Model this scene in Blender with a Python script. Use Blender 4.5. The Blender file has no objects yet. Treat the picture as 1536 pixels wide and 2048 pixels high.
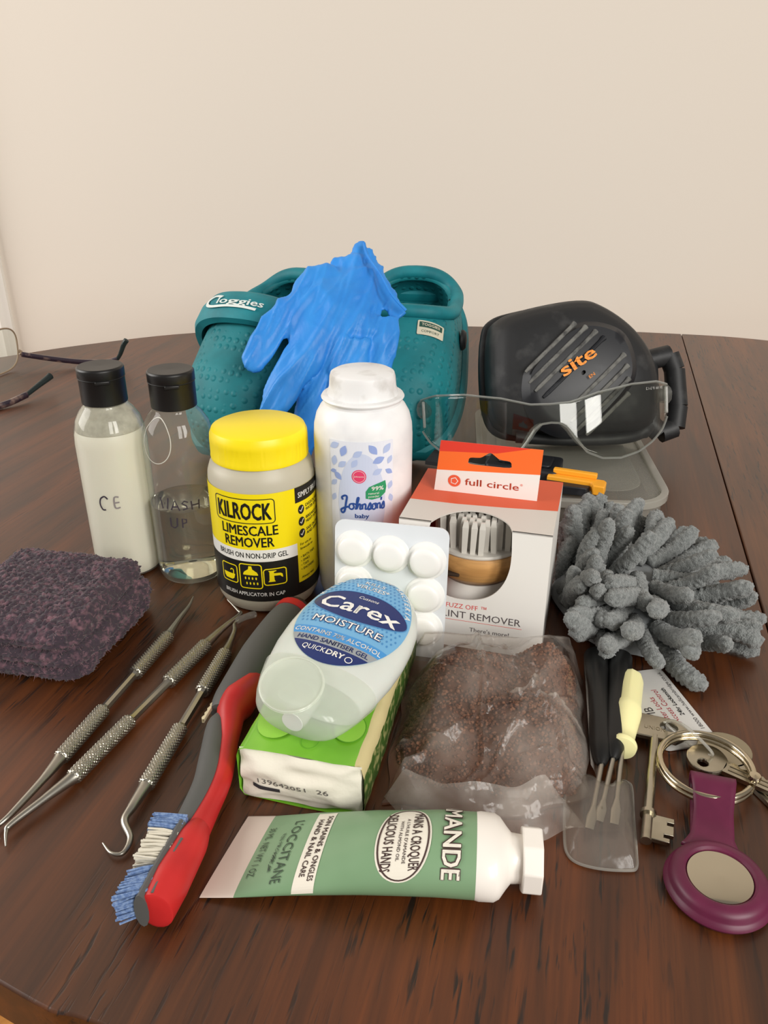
import bpy, bmesh, math, random
from math import sin, cos, pi, radians as RAD
from mathutils import Vector, Matrix, noise
random.seed(7)
scene = bpy.context.scene
C = scene.collection

# ---------------------------------------------------------------- camera, sky, lights, exposure
cam_d = bpy.data.cameras.new('camera'); cam = bpy.data.objects.new('camera', cam_d); C.objects.link(cam)
cam.location = (0, 0, .25); cam.rotation_euler = (RAD(90 - 26), 0, 0)
cam_d.sensor_fit = 'VERTICAL'; cam_d.sensor_height = 24; cam_d.lens = 1600 / 2048 * 24
cam_d.clip_start = .01; cam_d.clip_end = 50
scene.camera = cam
world = bpy.data.worlds.new('room_ambience'); scene.world = world; world.use_nodes = True
world.node_tree.nodes['Background'].inputs[0].default_value = (1.0, .93, .85, 1)
world.node_tree.nodes['Background'].inputs[1].default_value = .29
def window_light(name, loc, target, sx, sy, power, col):
    l = bpy.data.lights.new(name, 'AREA'); l.shape = 'RECTANGLE'; l.size = sx; l.size_y = sy; l.energy = power; l.color = col
    o = bpy.data.objects.new(name, l); C.objects.link(o); o.location = loc
    o.rotation_euler = (Vector(target) - Vector(loc)).to_track_quat('-Z', 'Y').to_euler()
    return o
window_light('window_daylight', (1.15, -.95, .95), (.05, .6, .1), .42, 1.0, 21, (1, .97, .92))
window_light('window_daylight', (.62, -1.25, .95), (.05, .6, .1), .42, 1.0, 16, (1, .97, .92))
window_light('window_daylight', (-1.7, .45, .75), (-.05, .6, .1), 1.1, 1.1, 26, (1, .97, .93))
scene.view_settings.view_transform = 'Standard'; scene.view_settings.look = 'None'
scene.view_settings.gamma = 1; scene.view_settings.use_curve_mapping = False
scene.view_settings.exposure = 0.0
scene.cycles.transparent_max_bounces = 24

# ---------------------------------------------------------------- materials
def lin(c):
    return tuple(((x / 255) / 12.92 if x / 255 <= .04045 else ((x / 255 + .055) / 1.055) ** 2.4) for x in c[:3]) + (1,)
MATS = {}
def mat(name, rgb, rough=.5, metal=0, spec=.5, coat=0, trans=0, ior=1.45, sss=0, sheen=0,
        vary=None, bump=None, stretch=(1, 1, 1)):
    """vary=(rgb2, scale, lo, hi, detail); bump=(scale, strength, distance, detail)"""
    if name in MATS: return MATS[name]
    m = bpy.data.materials.new(name); m.use_nodes = True; nt = m.node_tree; b = nt.nodes['Principled BSDF']
    b.inputs['Base Color'].default_value = lin(rgb); b.inputs['Roughness'].default_value = rough
    b.inputs['Metallic'].default_value = metal; b.inputs['Specular IOR Level'].default_value = spec
    b.inputs['Coat Weight'].default_value = coat; b.inputs['Coat Roughness'].default_value = .08
    b.inputs['Transmission Weight'].default_value = trans; b.inputs['IOR'].default_value = ior
    if sss:
        b.inputs['Subsurface Weight'].default_value = sss; b.inputs['Subsurface Radius'].default_value = (.004, .003, .003)
        b.inputs['Subsurface Scale'].default_value = 1
    if sheen: b.inputs['Sheen Weight'].default_value = sheen
    if vary or bump:
        tc = nt.nodes.new('ShaderNodeTexCoord'); mp = nt.nodes.new('ShaderNodeMapping'); mp.inputs['Scale'].default_value = stretch
        nt.links.new(tc.outputs['Object'], mp.inputs['Vector'])
    if vary:
        n = nt.nodes.new('ShaderNodeTexNoise'); n.inputs['Scale'].default_value = vary[1]; n.inputs['Detail'].default_value = vary[4] if len(vary) > 4 else 3
        r = nt.nodes.new('ShaderNodeValToRGB'); r.color_ramp.elements[0].position = vary[2]; r.color_ramp.elements[1].position = vary[3]
        r.color_ramp.elements[0].color = lin(rgb); r.color_ramp.elements[1].color = lin(vary[0])
        nt.links.new(mp.outputs[0], n.inputs['Vector']); nt.links.new(n.outputs['Fac'], r.inputs[0]); nt.links.new(r.outputs[0], b.inputs['Base Color'])
    if bump:
        n2 = nt.nodes.new('ShaderNodeTexNoise'); n2.inputs['Scale'].default_value = bump[0]; n2.inputs['Detail'].default_value = bump[3] if len(bump) > 3 else 3
        bp = nt.nodes.new('ShaderNodeBump'); bp.inputs['Strength'].default_value = bump[1]; bp.inputs['Distance'].default_value = bump[2]
        nt.links.new(mp.outputs[0], n2.inputs['Vector']); nt.links.new(n2.outputs['Fac'], bp.inputs['Height']); nt.links.new(bp.outputs[0], b.inputs['Normal'])
    MATS[name] = m; return m
def clear(name, tint=(250, 250, 248), ior=1.45, rough=.03, milk=0, milkrgb=(230, 228, 222), milkvary=None, bump=None):
    """thin clear plastic: Fresnel reflection over a transparent sheet, optionally milky"""
    if name in MATS: return MATS[name]
    m = bpy.data.materials.new(name); m.use_nodes = True; nt = m.node_tree; nt.nodes.clear()
    out = nt.nodes.new('ShaderNodeOutputMaterial'); tr = nt.nodes.new('ShaderNodeBsdfTransparent'); tr.inputs[0].default_value = lin(tint)
    gl = nt.nodes.new('ShaderNodeBsdfGlossy'); gl.inputs['Roughness'].default_value = rough
    lw = nt.nodes.new('ShaderNodeLayerWeight'); lw.inputs[0].default_value = .5
    pw5 = nt.nodes.new('ShaderNodeMath'); pw5.operation = 'POWER'; pw5.inputs[1].default_value = 4.5; nt.links.new(lw.outputs['Facing'], pw5.inputs[0])
    fr = nt.nodes.new('ShaderNodeMath'); fr.operation = 'MULTIPLY_ADD'; r0 = ((ior - 1) / (ior + 1)) ** 2; fr.inputs[1].default_value = .75 - r0; fr.inputs[2].default_value = r0; nt.links.new(pw5.outputs[0], fr.inputs[0])
    base = tr.outputs[0]
    tc = nt.nodes.new('ShaderNodeTexCoord')
    if milk:
        df = nt.nodes.new('ShaderNodeBsdfDiffuse'); df.inputs[0].default_value = lin(milkrgb)
        tl = nt.nodes.new('ShaderNodeBsdfTranslucent'); tl.inputs[0].default_value = lin(milkrgb)
        a = nt.nodes.new('ShaderNodeMixShader'); a.inputs[0].default_value = .4
        nt.links.new(df.outputs[0], a.inputs[1]); nt.links.new(tl.outputs[0], a.inputs[2])
        mx = nt.nodes.new('ShaderNodeMixShader'); mx.inputs[0].default_value = milk
        if milkvary:
            n = nt.nodes.new('ShaderNodeTexNoise'); n.inputs['Scale'].default_value = milkvary[0]; n.inputs['Detail'].default_value = 4
            mr = nt.nodes.new('ShaderNodeMapRange'); mr.inputs[1].default_value = .35; mr.inputs[2].default_value = .68
            mr.inputs[3].default_value = milkvary[1]; mr.inputs[4].default_value = milkvary[2]
            nt.links.new(tc.outputs['Object'], n.inputs['Vector']); nt.links.new(n.outputs['Fac'], mr.inputs[0]); nt.links.new(mr.outputs[0], mx.inputs[0])
        nt.links.new(tr.outputs[0], mx.inputs[1]); nt.links.new(a.outputs[0], mx.inputs[2]); base = mx.outputs[0]
    if bump:
        n2 = nt.nodes.new('ShaderNodeTexNoise'); n2.inputs['Scale'].default_value = bump[0]
        bp = nt.nodes.new('ShaderNodeBump'); bp.inputs['Strength'].default_value = bump[1]; bp.inputs['Distance'].default_value = bump[2]
        nt.links.new(tc.outputs['Object'], n2.inputs['Vector']); nt.links.new(n2.outputs['Fac'], bp.inputs['Height'])
        nt.links.new(bp.outputs[0], gl.inputs['Normal']); nt.links.new(bp.outputs[0], lw.inputs['Normal'])
    f = nt.nodes.new('ShaderNodeMixShader'); nt.links.new(fr.outputs[0], f.inputs[0]); nt.links.new(base, f.inputs[1]); nt.links.new(gl.outputs[0], f.inputs[2])
    nt.links.new(f.outputs[0], out.inputs[0]); MATS[name] = m; return m

# ---------------------------------------------------------------- mesh helpers
def catmull(pts, n=8, closed=False):
    P = [Vector(p) for p in pts]; out = []; N = len(P)
    for i in range(N if closed else N - 1):
        if closed: a, b, c, d = P[(i - 1) % N], P[i], P[(i + 1) % N], P[(i + 2) % N]
        else: a, b, c, d = P[max(i - 1, 0)], P[i], P[i + 1], P[min(i + 2, N - 1)]
        for k in range(n):
            t = k / n
            out.append(.5 * (2 * b + (c - a) * t + (2 * a - 5 * b + 4 * c - d) * t * t + (3 * b - a - 3 * c + d) * t ** 3))
    if not closed: out.append(P[-1].copy())
    return out
def interp(x, xs, ys):
    if x <= xs[0]: return ys[0]
    for i in range(len(xs) - 1):
        if x <= xs[i + 1]:
            t = (x - xs[i]) / (xs[i + 1] - xs[i]); return ys[i] + (ys[i + 1] - ys[i]) * t
    return ys[-1]
def smooth_interp(x, xs, ys):
    if x <= xs[0]: return ys[0]
    for i in range(len(xs) - 1):
        if x <= xs[i + 1]:
            t = (x - xs[i]) / (xs[i + 1] - xs[i]); t = t * t * (3 - 2 * t); return ys[i] + (ys[i + 1] - ys[i]) * t
    return ys[-1]
class MB:
    def __init__(s): s.v = []; s.f = []; s.m = []
    def add(s, v, f, mi=0):
        o = len(s.v); s.v += [tuple(p) for p in v]; s.f += [tuple(i + o for i in q) for q in f]; s.m += [mi] * len(f); return s
    def box(s, c, d, M=None, mi=0):
        v = [Vector((c[0] + sx * d[0] / 2, c[1] + sy * d[1] / 2, c[2] + sz * d[2] / 2)) for sz in (-1, 1) for sy in (-1, 1) for sx in (-1, 1)]
        if M: v = [M @ p for p in v]
        return s.add(v, [(0, 2, 3, 1), (4, 5, 7, 6), (0, 1, 5, 4), (2, 6, 7, 3), (0, 4, 6, 2), (1, 3, 7, 5)], mi)
    def lathe(s, prof, seg=48, M=None, mi=0, fn=None):
        v = []; f = []; n = len(prof)
        for r, z in prof:
            for k in range(seg):
                a = 2 * pi * k / seg; rr = fn(a, r, z) if fn else r
                v.append(Vector((rr * cos(a), rr * sin(a), z)))
        for i in range(n - 1):
            for k in range(seg):
                k2 = (k + 1) % seg; f.append((i * seg + k, i * seg + k2, (i + 1) * seg + k2, (i + 1) * seg + k))
        if prof[0][0] > 1e-6: f.append(tuple(range(seg))[::-1])
        if prof[-1][0] > 1e-6: f.append(tuple((n - 1) * seg + k for k in range(seg)))
        if M: v = [M @ p for p in v]
        return s.add(v, f, mi)
    def tube(s, path, rad, seg=12, up=None, flat=1.0, caps=True, closed=False, mi=0, disp=None):
        P = [Vector(p) for p in path]; n = len(P); v = []; f = []
        R = rad if isinstance(rad, (list, tuple)) else [rad] * n
        FL = flat if isinstance(flat, (list, tuple)) else [flat] * n
        prev = None
        for i in range(n):
            if closed: t = P[(i + 1) % n] - P[i - 1]
            else: t = P[min(i + 1, n - 1)] - P[max(i - 1, 0)]
            t = t.normalized() if t.length > 1e-9 else Vector((0, 0, 1))
            if up is not None:
                a = Vector(up); a = (a - t * a.dot(t)).normalized()
            elif prev is None:
                a = t.orthogonal().normalized()
            else:
                a = (prev - t * prev.dot(t)).normalized()
            prev = a; b = t.cross(a)
            for k in range(seg):
                an = 2 * pi * k / seg; d = disp(i, an) if disp else 0
                v.append(P[i] + b * ((R[i] + d) * cos(an)) + a * ((R[i] + d) * FL[i] * sin(an)))
        for i in range(n if closed else n - 1):
            j = (i + 1) % n
            for k in range(seg):
                k2 = (k + 1) % seg; f.append((i * seg + k, i * seg + k2, j * seg + k2, j * seg + k))
        if caps and not closed:
            f.append(tuple(range(seg))[::-1]); f.append(tuple((n - 1) * seg + k for k in range(seg)))
        return s.add(v, f, mi)
    def prism(s, poly, z0, z1, M=None, mi=0):
        n = len(poly); v = [Vector((p[0], p[1], z0)) for p in poly] + [Vector((p[0], p[1], z1)) for p in poly]
        f = [tuple(range(n))[::-1], tuple(range(n, 2 * n))] + [(i, (i + 1) % n, n + (i + 1) % n, n + i) for i in range(n)]
        if M: v = [M @ p for p in v]
        return s.add(v, f, mi)
    def grid(s, fn, nu, nv, cu=False, mi=0):
        v = [fn(i / (nu if cu else nu - 1), j / (nv - 1)) for j in range(nv) for i in range(nu)]; f = []
        for j in range(nv - 1):
            for i in range(nu if cu else nu - 1):
                i2 = (i + 1) % nu; f.append((j * nu + i, j * nu + i2, (j + 1) * nu + i2, (j + 1) * nu + i))
        return s.add(v, f, mi)
    def mesh(s, name, mats, smooth=True, angle=40):
        me = bpy.data.meshes.new(name); me.from_pydata(s.v, [], s.f); me.validate()
        for m in (mats if isinstance(mats, (list, tuple)) else [mats]): me.materials.append(m)
        if len(s.m) == len(me.polygons): me.polygons.foreach_set('material_index', s.m)
        bm = bmesh.new(); bm.from_mesh(me); bmesh.ops.recalc_face_normals(bm, faces=bm.faces); bm.to_mesh(me); bm.free()
        if smooth:
            me.polygons.foreach_set('use_smooth', [True] * len(me.polygons)); me.set_sharp_from_angle(angle=RAD(angle))
        me.update(); return me
    def build(s, name, mats, parent=None, smooth=True, angle=40, bevel=0, sub=0, solid=0, segs=2):
        o = bpy.data.objects.new(name, s.mesh(name, mats, smooth, angle)); C.objects.link(o)
        if parent: o.parent = parent
        if solid:
            md = o.modifiers.new('thickness', 'SOLIDIFY'); md.thickness = solid; md.offset = -1
        if bevel:
            md = o.modifiers.new('bevel', 'BEVEL'); md.width = bevel; md.segments = segs; md.limit_method = 'ANGLE'
        if sub:
            md = o.modifiers.new('subdivision', 'SUBSURF'); md.levels = sub; md.render_levels = sub
        return o
def tag(o, label, cat, group=None):
    o['label'] = label; o['category'] = cat
    if group: o['group'] = group
    return o
def thing(name, label, cat, loc=(0, 0, 0), rot=(0, 0, 0), group=None):
    o = bpy.data.objects.new(name, None); C.objects.link(o); o.empty_display_size = .01
    o.location = loc; o.rotation_euler = rot; return tag(o, label, cat, group)
def struct(o): o['kind'] = 'structure'; return o
def frame(o, x, y):
    """matrix with columns x, y, x cross y and origin o"""
    x = Vector(x).normalized(); y = Vector(y); z = x.cross(y).normalized(); y = z.cross(x)
    M = Matrix.Identity(4)
    for i, c in enumerate((x, y, z)):
        for k in range(3): M[k][i] = c[k]
    for k in range(3): M[k][3] = o[k]
    return M
def rrect(x0, y0, x1, y1, r, n=5):
    out = []
    for cx, cy, a0 in ((x1 - r, y1 - r, 0), (x0 + r, y1 - r, 90), (x0 + r, y0 + r, 180), (x1 - r, y0 + r, 270)):
        out += [(cx + r * cos(RAD(a0 + 90 * k / n)), cy + r * sin(RAD(a0 + 90 * k / n))) for k in range(n + 1)]
    return out
def ellipse(cx, cy, a, b, n=40, rot=0, p=2):
    out = []
    for k in range(n):
        t = 2 * pi * k / n; c, s_ = cos(t), sin(t)
        x = a * math.copysign(abs(c) ** (2 / p), c); y = b * math.copysign(abs(s_) ** (2 / p), s_)
        out.append((cx + x * cos(rot) - y * sin(rot), cy + x * sin(rot) + y * cos(rot)))
    return out

# ---------------------------------------------------------------- print on surfaces
_tc = {}
def glyphs(s, bold=0, shear=0):
    k = (s, bold, shear)
    if k not in _tc:
        cu = bpy.data.curves.new('t', 'FONT'); cu.body = s; cu.size = 1; cu.resolution_u = 2; cu.shear = shear; cu.fill_mode = 'FRONT'
        ob = bpy.data.objects.new('t', cu); me = ob.to_mesh()
        gv = [(v.co.x, v.co.y) for v in me.vertices]; gf = [tuple(p.vertices) for p in me.polygons]; V, F_ = [], []
        for dx, dy in (((0, 0),) if not bold else ((0, 0), (bold, 0), (-bold, 0), (bold * .7, bold * .6), (-bold * .7, bold * .6), (bold * .7, -bold * .6), (-bold * .7, -bold * .6))):   # thickened strokes
            o_ = len(V); V += [(a + dx, b + dy) for a, b in gv]; F_ += [tuple(i + o_ for i in f) for f in gf]
        _tc[k] = (V, F_)
        ob.to_mesh_clear(); bpy.data.objects.remove(ob); bpy.data.curves.remove(cu)
    return _tc[k]
_H = max(p[1] for p in glyphs('H')[0])
class Print:
    def __init__(s): s.items = {}
    def _add(s, part, m, layer, v, f):
        s.items.setdefault((part, m.name, layer), [m, MB()])[1].add([(a, b, 0) for a, b in v], f)
    def poly(s, part, m, layer, pts): s._add(part, m, layer, pts, [tuple(range(len(pts)))])
    def rect(s, part, m, layer, x0, y0, x1, y1): s.poly(part, m, layer, [(x0, y0), (x1, y0), (x1, y1), (x0, y1)])
    def loop(s, part, m, layer, pts, w):
        n = len(pts); cx = sum(p[0] for p in pts) / n; cy = sum(p[1] for p in pts) / n; v = []
        for i in range(n):
            a, b, c = Vector(pts[i - 1]), Vector(pts[i]), Vector(pts[(i + 1) % n]); t = (c - a).normalized(); nn = Vector((-t.y, t.x))
            v += [tuple(b + nn * w / 2), tuple(b - nn * w / 2)]
        s._add(part, m, layer, v, [(2 * i, 2 * i + 1, (2 * i + 3) % (2 * n), (2 * i + 2) % (2 * n)) for i in range(n)])
    def stroke(s, part, m, layer, pts, w, smooth=4):
        P = catmull([(p[0], p[1], 0) for p in pts], smooth) if smooth and len(pts) > 2 else [Vector((p[0], p[1], 0)) for p in pts]
        v = []; n = len(P)
        for i in range(n):
            t = (P[min(i + 1, n - 1)] - P[max(i - 1, 0)]).normalized(); q = Vector((-t.y, t.x, 0)) * w / 2
            v += [(P[i] + q).to_2d(), (P[i] - q).to_2d()]
        s._add(part, m, layer, v, [(2 * i, 2 * i + 1, 2 * i + 3, 2 * i + 2) for i in range(n - 1)])
    def text(s, part, m, layer, t, x, y, h, w=None, align='L', rot=0, bold=0, shear=0):
        v, f = glyphs(t, bold, shear)
        if not v: return
        x0 = min(p[0] for p in v); x1 = max(p[0] for p in v); k = h / _H; kx = w / (x1 - x0) if w else k
        W = (x1 - x0) * kx; ox = {'L': 0, 'C': -W / 2, 'R': -W}[align]; c, sn = cos(rot), sin(rot); o = []
        for px, py in v:
            a = (px - x0) * kx + ox; b = py * k; o.append((x + a * c - b * sn, y + a * sn + b * c))
        s._add(part, m, layer, o, f)
    def arc(s, part, m, layer, t, cx, cy, a, b, t0, t1, h, bold=0):
        """letters spread clockwise on an ellipse from angle t0 to t1"""
        n = len(t)
        for i, ch in enumerate(t):
            if ch == ' ': continue
            th = t0 + (t1 - t0) * i / (n - 1); x, y = cx + a * cos(th), cy + b * sin(th)
            tx, ty = a * sin(th), -b * cos(th); s.text(part, m, layer, ch, x, y, h, None, 'C', math.atan2(ty, tx), bold)
    def build(s, fn, parent, su=None, sv=None, off=.00008):
        for (part, mn, layer), (m, mb) in s.items.items():
            me = bpy.data.meshes.new(part); me.from_pydata(mb.v, [], mb.f)
            bm = bmesh.new(); bm.from_mesh(me)
            for ax, st in ((0, su), (1, sv)):
                if not st: continue
                lo = min(v.co[ax] for v in bm.verts); hi = max(v.co[ax] for v in bm.verts); k = math.ceil(lo / st)
                no = (1, 0, 0) if ax == 0 else (0, 1, 0)
                while k * st < hi:
                    co = (k * st, 0, 0) if ax == 0 else (0, k * st, 0)
                    bmesh.ops.bisect_plane(bm, geom=bm.verts[:] + bm.edges[:] + bm.faces[:], plane_co=co, plane_no=no, dist=1e-7); k += 1
            for v in bm.verts: v.co = fn(v.co.x, v.co.y, off * layer)
            bm.to_mesh(me); bm.free(); me.materials.append(m)
            o = bpy.data.objects.new(part, me); C.objects.link(o); o.parent = parent
def cyl(R): return lambda u, v, o: ((R + o) * sin(u / R), -(R + o) * cos(u / R), v)
def plane(M): return lambda u, v, o: M @ Vector((u, v, o))

# common materials
BLACK = mat('ink_black', (28, 27, 28), .6); WHITE = mat('ink_white', (240, 238, 232), .6)

# ---------------------------------------------------------------- the room
def wood(name, dark, midc, light, rough, rot, sc=1.0, coat=0.0, pores=True):
    m = bpy.data.materials.new(name); m.use_nodes = True; nt = m.node_tree; b = nt.nodes['Principled BSDF']; L = nt.links.new
    tc = nt.nodes.new('ShaderNodeTexCoord'); r0 = nt.nodes.new('ShaderNodeMapping'); r0.inputs['Rotation'].default_value = (0, 0, RAD(rot)); L(tc.outputs['Object'], r0.inputs[0])
    def nz(scale, st, detail=4, dist=0):
        mp = nt.nodes.new('ShaderNodeMapping'); mp.inputs['Scale'].default_value = st; L(r0.outputs[0], mp.inputs[0])
        n = nt.nodes.new('ShaderNodeTexNoise'); n.inputs['Scale'].default_value = scale * sc; n.inputs['Detail'].default_value = detail; n.inputs['Distortion'].default_value = dist
        L(mp.outputs[0], n.inputs['Vector']); return n.outputs['Fac']
    g = nz(28, (1, .07, 1), 6, .6); big = nz(2.6, (1, .3, 1), 2); fine = nz(260, (1, .03, 1), 3); pore = nz(170, (1, .09, 1), 2, .3); pmask = nz(7, (1, .3, 1), 2)
    def ramp(f, stops):
        r = nt.nodes.new('ShaderNodeValToRGB'); e = r.color_ramp.elements
        e[0].position, e[0].color = stops[0]; e[1].position, e[1].color = stops[-1]
        for p, c in stops[1:-1]: q = e.new(p); q.color = c
        L(f, r.inputs[0]); return r.outputs[0]
    def mix(f, a, c, mode='MIX'):
        x = nt.nodes.new('ShaderNodeMix'); x.data_type = 'RGBA'; x.blend_type = mode
        if isinstance(f, float): x.inputs[0].default_value = f
        else: L(f, x.inputs[0])
        L(a, x.inputs[6]); L(c, x.inputs[7]); return x.outputs[2]
    base = ramp(g, [(.3, lin(dark)), (.5, lin(midc)), (.72, lin(light))])
    tone = ramp(big, [(.35, (.80, .80, .80, 1)), (.65, (1.14, .98, .86, 1))]); base = mix(1.0, base, tone, 'MULTIPLY')
    fr = ramp(fine, [(.35, (.82, .8, .78, 1)), (.65, (1.05, 1.05, 1.05, 1))]); base = mix(1.0, base, fr, 'MULTIPLY')
    if pores:
        a = nt.nodes.new('ShaderNodeMath'); a.operation = 'MULTIPLY'
        p1 = ramp(pore, [(.58, (0, 0, 0, 1)), (.68, (1, 1, 1, 1))]); p2 = ramp(pmask, [(.42, (0, 0, 0, 1)), (.58, (1, 1, 1, 1))]); L(p1, a.inputs[0]); L(p2, a.inputs[1])
        blk = nt.nodes.new('ShaderNodeRGB'); blk.outputs[0].default_value = lin((30, 16, 9)); base = mix(a.outputs[0], base, blk.outputs[0])
        bp = nt.nodes.new('ShaderNodeBump'); bp.inputs['Strength'].default_value = .25; bp.inputs['Distance'].default_value = .0006; bp.invert = True
        L(a.outputs[0], bp.inputs['Height']); L(bp.outputs[0], b.inputs['Normal'])
    L(base, b.inputs['Base Color']); b.inputs['Roughness'].default_value = rough; b.inputs['Coat Weight'].default_value = coat; b.inputs['Coat Roughness'].default_value = .35
    b.inputs['Specular IOR Level'].default_value = .45
    MATS[name] = m; return m
TABLE = wood('table_wood', (58, 30, 8), (80, 42, 12), (98, 52, 16), .46, 14.8, 3.0, .38)
LEAF = wood('leaf_wood', (70, 40, 15), (92, 52, 21), (108, 64, 28), .45, 14.8, 3.0, .45)
FLOOR = wood('floor_wood', (128, 84, 36), (160, 110, 52), (182, 132, 70), .5, 60, .6, pores=False)
PLASTER = mat('wall_paint', (230, 221, 209), .85, bump=(220, .05, .001, 2))
GLOSSWHITE = mat('trim_paint', (250, 247, 240), .4)
wb = MB().box((0.2, 1.17, .6), (6, .1, 2.7)); struct(wb.build('wall_back', PLASTER))
cs = MB().prism([(-.62, 1.104), (-.545, 1.100), (-.535, 1.104), (-.528, 1.104), (-.524, 1.111), (-.517, 1.113), (-.517, 1.12), (-.62, 1.12)], -.75, 1.4)
struct(cs.build('trim_1', GLOSSWHITE, angle=30))
fl = struct(bpy.data.objects.new('floor', None)); C.objects.link(fl)
rf = Matrix.Rotation(RAD(-30), 4, 'Z')
pm = MB().box((0, 0, -.753), (2.3, .118, .018)).mesh('plank', FLOOR, False)
for i in range(-14, 15):
    for j in range(-1, 2):
        o = bpy.data.objects.new('plank', pm); C.objects.link(o); o.parent = fl
        o.matrix_local = rf @ Matrix.Translation((j * 2.304 + (i % 3) * .7, i * .12 - .6, 0))

# ---------------------------------------------------------------- drop-leaf table
tb = thing('dining_table', 'dark red-brown wooden drop-leaf table with rounded ends, covered in small objects', 'table', (0, 0, -.744))
outl = catmull([(-.62, .52, 0), (-.61, .70, 0), (-.54, .85, 0), (-.435, .945, 0), (-.36, .998, 0), (-.25, 1.052, 0), (-.06, 1.088, 0), (.13, 1.088, 0), (.37, 1.05, 0), (.50, 1.005, 0),
                (.70, .87, 0), (.80, .65, 0), (.76, .42, 0), (.6, .25, 0), (.40, .15, 0), (.18, .107, 0), (.02, .118, 0), (-.0875, .1525, 0), (-.125, .166, 0), (-.30, .255, 0), (-.5, .37, 0)], 6, True)
# seam line through (.39,1.045) and (.215,.3825)
sd = Vector((.39 - .215, 1.045 - .3825, 0)).normalized(); sn = Vector((sd.y, -sd.x, 0)); s0 = Vector((.215, .3825, 0))
def top_half(side):
    me = bpy.data.meshes.new('h'); me.from_pydata([tuple(p) for p in outl], [], [tuple(range(len(outl)))])
    bm = bmesh.new(); bm.from_mesh(me)
    bmesh.ops.bisect_plane(bm, geom=bm.verts[:] + bm.edges[:] + bm.faces[:], plane_co=s0 + sn * (.0004 * side), plane_no=sn * side, clear_inner=True)
    bm.faces.ensure_lookup_table(); f = bm.faces[0]; pts = [(v.co.x, v.co.y) for v in f.verts]; bm.free(); return pts
for side, nm, m in ((-1, 'tabletop', TABLE), (1, 'table_leaf', LEAF)):
    o = MB().prism(top_half(side), .744 - .022, .744).build(nm, m, tb, angle=30, bevel=.0010)
for x, y in ((-.52, .62), (.28, .3), (-.22, .85), (.36, .85)):
    MB().lathe([(.016, 0), (.02, .06), (.024, .35), (.028, .55), (.02, .58), (.03, .6), (.03, .722)], 20, Matrix.Translation((x, y, 0))).build('leg', TABLE, tb)
MB().box((.10, .30, .68), (.40, .02, .08)).build('apron', TABLE, tb); MB().box((.07, .86, .68), (.56, .02, .08)).build('apron', TABLE, tb)

# ---------------------------------------------------------------- travel bottles
CAPBLK = mat('black_cap_plastic', (22, 21, 21), .38); CLEARP = clear('clear_bottle_plastic', (246, 247, 244), 1.42, .04, .10, (222, 224, 216))
def travel_bottle(name, label, loc, rz, lean=0):
    t = thing(name, label, 'bottle', loc, (0, 0, rz))
    prof = [(0, .0012), (.0165, .0005), (.0188, .0015), (.0201, .005), (.0204, .012), (.0204, .084), (.0199, .0905), (.0180, .0975), (.0150, .1025), (.0128, .1050), (.0122, .1062), (.0122, .110)]
    sh = MB().lathe(prof, 56).build('bottle_body', CLEARP, t)
    cap = MB().lathe([(.0118, .1068), (.0127, .107), (.0127, .1215), (.0130, .1222), (.0130, .1268), (.0122, .1278), (0, .1274)], 48).build('cap', CAPBLK, t, bevel=.0003)
    MB().lathe([(.01285, .1213), (.0131, .1216), (.01285, .1219)], 48).build('cap_seam', mat('seam_black', (12, 12, 12), .6), cap)
    MB().box((0, -.0128, .1208), (.008, .0016, .0022)).build('thumb_notch', CAPBLK, cap, bevel=.0006)
    return t, sh
wbt, wsh = travel_bottle('travel_bottle', 'clear plastic bottle full of white lotion with black flip cap', (-.1591, .4380, 0), RAD(20))
LOTION = mat('white_lotion', (238, 232, 218), .35, sss=.25)
MB().lathe([(0, .0016), (.0160, .0012), (.0184, .0022), (.0198, .0055), (.0201, .012), (.0201, .0835), (.0196, .0890), (.0188, .0915), (.012, .0905), (0, .0902)], 48).build('lotion', LOTION, wbt)
MB().lathe([(.0188, .0918), (.0177, .0972), (.0147, .1021), (.0125, .1048), (.0119, .1062)], 48).build('lotion_film', clear('lotion_smear', (240, 240, 236), 1.2, .2, .6, (226, 222, 210), (120, .35, .95)), wbt)
INKP = mat('marker_pen', (58, 50, 62), .6); INKF = mat('faded_marker_pen', (140, 132, 132), .7)
p = Print(); q = 'handwriting'
p.stroke(q, INKP, 1, [(-.0073, .0545), (-.009, .0562), (-.0115, .0545), (-.0122, .051), (-.011, .0478), (-.0092, .0478)], .0009)
p.stroke(q, INKF, 1, [(-.001, .0555), (-.0035, .0553), (-.0036, .049), (-.0008, .0489)], .0009); p.stroke(q, INKF, 1, [(-.0035, .052), (-.001, .0522)], .0009)
p.build(cyl(.02045), wsh, .0012, off=.0001)
cbt, csh = travel_bottle('travel_bottle', 'clear plastic bottle half full of washing up liquid with black flip cap', (-.1179, .4305, 0), RAD(15))
m = mat('washing_up_liquid', (226, 222, 196), .02, trans=1, ior=1.33)
MB().lathe([(0, .0045), (.0155, .0035), (.0182, .0042), (.0196, .0065), (.0200, .012), (.0200, .0492), (.0194, .0488), (0, .0486)], 48).build('liquid', m, cbt)
p = Print()
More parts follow.
